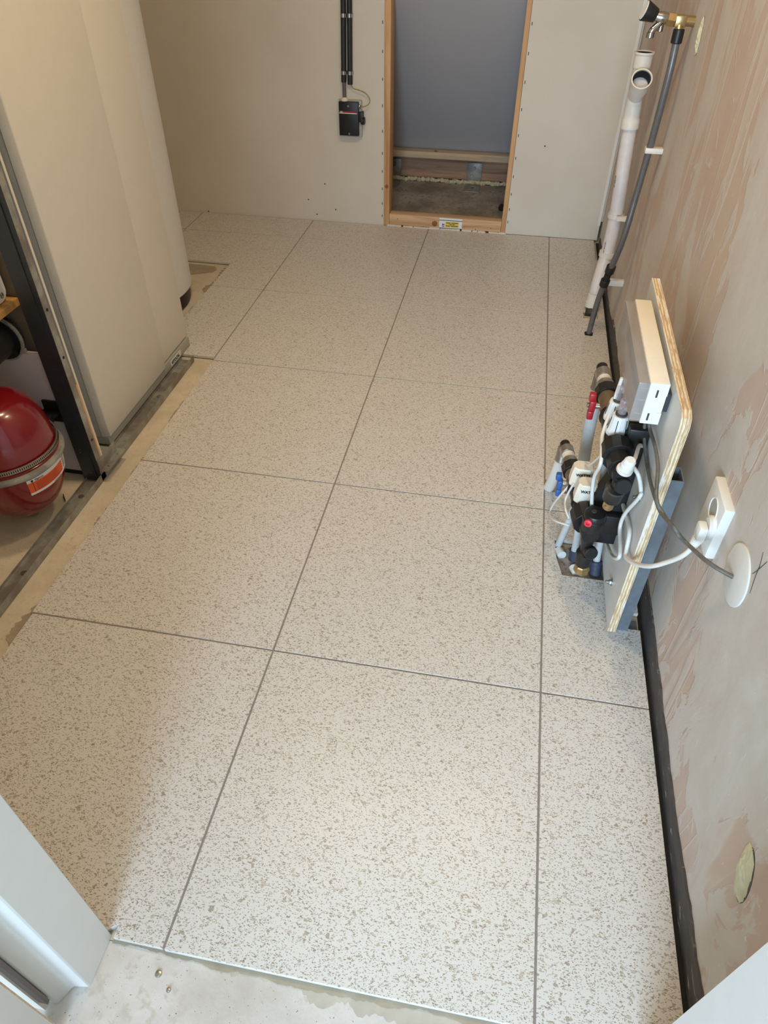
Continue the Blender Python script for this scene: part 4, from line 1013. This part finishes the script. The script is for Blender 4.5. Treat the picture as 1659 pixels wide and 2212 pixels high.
p1 = circuit([(0.648, 0.425, 0.195), (0.643, 0.435, 0.10), (0.638, 0.468, ZS + 0.001)], 'grey-white circuit pipe nearest the long grout joint in the tile cut-out')
p2 = circuit([(0.655, 0.385, 0.19), (0.668, 0.405, 0.10), (0.677, 0.430, ZS + 0.001)], 'grey-white circuit pipe with a navy sleeve, second in the tile cut-out')
tube('sleeve', [(0.6755, 0.424, 0.03), (0.678, 0.418, 0.0)], 0.0145, 'navy_tape', p2, 14, 1)
p3 = circuit([(0.700, 0.372, 0.405), (0.712, 0.40, 0.30), (0.724, 0.425, 0.15), (0.731, 0.392, ZS + 0.001)], 'long grey-white circuit pipe rising along the plywood board')
tube('sleeve', [(0.7285, 0.40, 0.022), (0.7315, 0.385, ZS + 0.002)], 0.0155, 'navy_tape', p3, 14, 1)
p4 = circuit([(0.690, 0.425, 0.40), (0.698, 0.445, 0.28), (0.708, 0.47, 0.12), (0.714, 0.474, ZS + 0.001)], 'circuit pipe behind the black bracket under the flow gauges')
# crumbs and torn sleeve ends in the cut-out
tag(tube('sleeve_scrap', [(0.640, 0.452, ZS + 0.006), (0.648, 0.430, ZS + 0.010)], 0.012, 'white_plastic', None, 10, 2), 'torn white sleeve end lying at the left of the cut-out', 'scrap')
tag(tube('sleeve_scrap', [(0.676, 0.395, ZS + 0.008), (0.684, 0.374, ZS + 0.008)], 0.011, 'white_plastic', None, 10, 2), 'torn white sleeve end below the navy sleeve in the cut-out', 'scrap')

# ---- cables
def cable(nm, pts, r, mat, label): return pipe_thing(nm, pts, r, mat, label, None, 8, 10, 'cable')
cable('white_cable', [(0.678, 0.43, 0.532), (0.6700, 0.417, 0.455), (0.658, 0.372, 0.425), (0.655, 0.32, 0.42), (0.654, 0.293, 0.405), (0.655, 0.325, 0.343), (0.664, 0.326, 0.275), (0.676, 0.345, 0.235)], 0.0042, 'white_cable', 'white cable hanging in front of the manifolds from the controller box')
cable('white_cable', [(0.635, 0.445, 0.235), (0.614, 0.45, 0.185), (0.604, 0.49, 0.105), (0.602, 0.455, 0.105), (0.612, 0.41, 0.13), (0.640, 0.386, 0.144)], 0.0028, 'white_cable', 'thin white cable looping lowest over the tiles left of the actuators')
cable('white_cable', [(0.632, 0.425, 0.240), (0.624, 0.43, 0.19), (0.624, 0.395, 0.185), (0.634, 0.375, 0.175)], 0.0028, 'white_cable', 'thin white cable in a short loop against the return manifold')
cable('white_cable', [(0.664, 0.372, 0.368), (0.656, 0.41, 0.315), (0.652, 0.455, 0.285)], 0.0027, 'white_cable', 'short straight white cable reaching the farther actuator')
cable('sensor_cable', [(0.698, 0.238, 0.462), (0.706, 0.25, 0.46), (0.722, 0.31, 0.45), (0.738, 0.345, 0.425)], 0.0040, 'white_cable', 'short white cable from the sensor plug into the bracket')
cable('sensor_cable', [(0.708, 0.28, 0.425), (0.722, 0.252, 0.422), (0.738, 0.255, 0.380), (0.737, 0.248, 0.368), (0.733, 0.296, 0.279), (0.733, 0.30, 0.232), (0.733, 0.246, 0.221), (0.732, 0.233, 0.205), (0.733, 0.293, 0.152), (0.731, 0.40, 0.105), (0.728, 0.455, 0.088)], 0.0044, 'white_cable', 'white cable bending past the upper bolt and curling at the board foot')
pc = thing('power_cable', (0.80, 0.08, 0.4), 'white power cable with a plug, running from the board to the socket', 'cable')
tube('cable', [(0.728, 0.40, 0.355), (0.737, 0.392, 0.29), (0.738, 0.371, 0.255), (0.738, 0.291, 0.271), (0.738, 0.239, 0.279), (0.737, 0.213, 0.248), (0.736, 0.193, 0.246), (0.745, 0.146, 0.278), (0.758, 0.104, 0.318), (0.775, 0.081, 0.356), (0.790, 0.061, 0.397), (0.801, 0.060, 0.425)], 0.0046, 'white_cable', pc, 12, 8)
px = Vector((0.803, 0.066, 0.428)); pd = Vector((0.08, 0.02, 0.30)).normalized()
lathe('strain_relief', [(0.0045, 0), (0.007, 0.002)] + [(0.0075 + 0.0004 * k - (0.0012 if k % 2 else 0), 0.003 + 0.0022 * k) for k in range(10)] + [(0.011, 0.027), (0, 0.027)], px - pd * 0.012, pd, 'white_plastic', pc, 14, False)
V, F = boxvf(0.797, 0.813, 0.054, 0.080, 0.440, 0.470, 0.004)
mk('plug_body', V, F, 'white_plastic', pc, smooth=True)
lathe('plug_face', [(0, 0), (0.0205, 0), (0.0205, 0.006), (0.016, 0.010), (0, 0.010)], (0.8235, 0.074, 0.462), (-1, 0, 0), 'white_plastic', pc, 24)
cable('grey_cable', [(0.722, 0.335, 0.527), (0.732, 0.345, 0.462), (0.739, 0.295, 0.432), (0.738, 0.215, 0.437), (0.735, 0.138, 0.457), (0.741, 0.10, 0.457), (0.752, 0.045, 0.474), (0.775, 0.037, 0.453), (0.800, -0.021, 0.466), (0.836, -0.043, 0.462)], 0.0036, 'dark_cable', 'dark grey cable leaving the controller box at its left, ending at the disc')
cable('grey_cable', [(0.722, 0.300, 0.527), (0.731, 0.311, 0.495), (0.735, 0.246, 0.496), (0.735, 0.188, 0.492), (0.731, 0.122, 0.472), (0.744, 0.098, 0.458), (0.757, 0.040, 0.468), (0.781, 0.036, 0.448), (0.805, -0.018, 0.461), (0.838, -0.041, 0.459)], 0.0036, 'dark_cable', 'dark grey cable leaving the controller box at its right, ending at the disc')
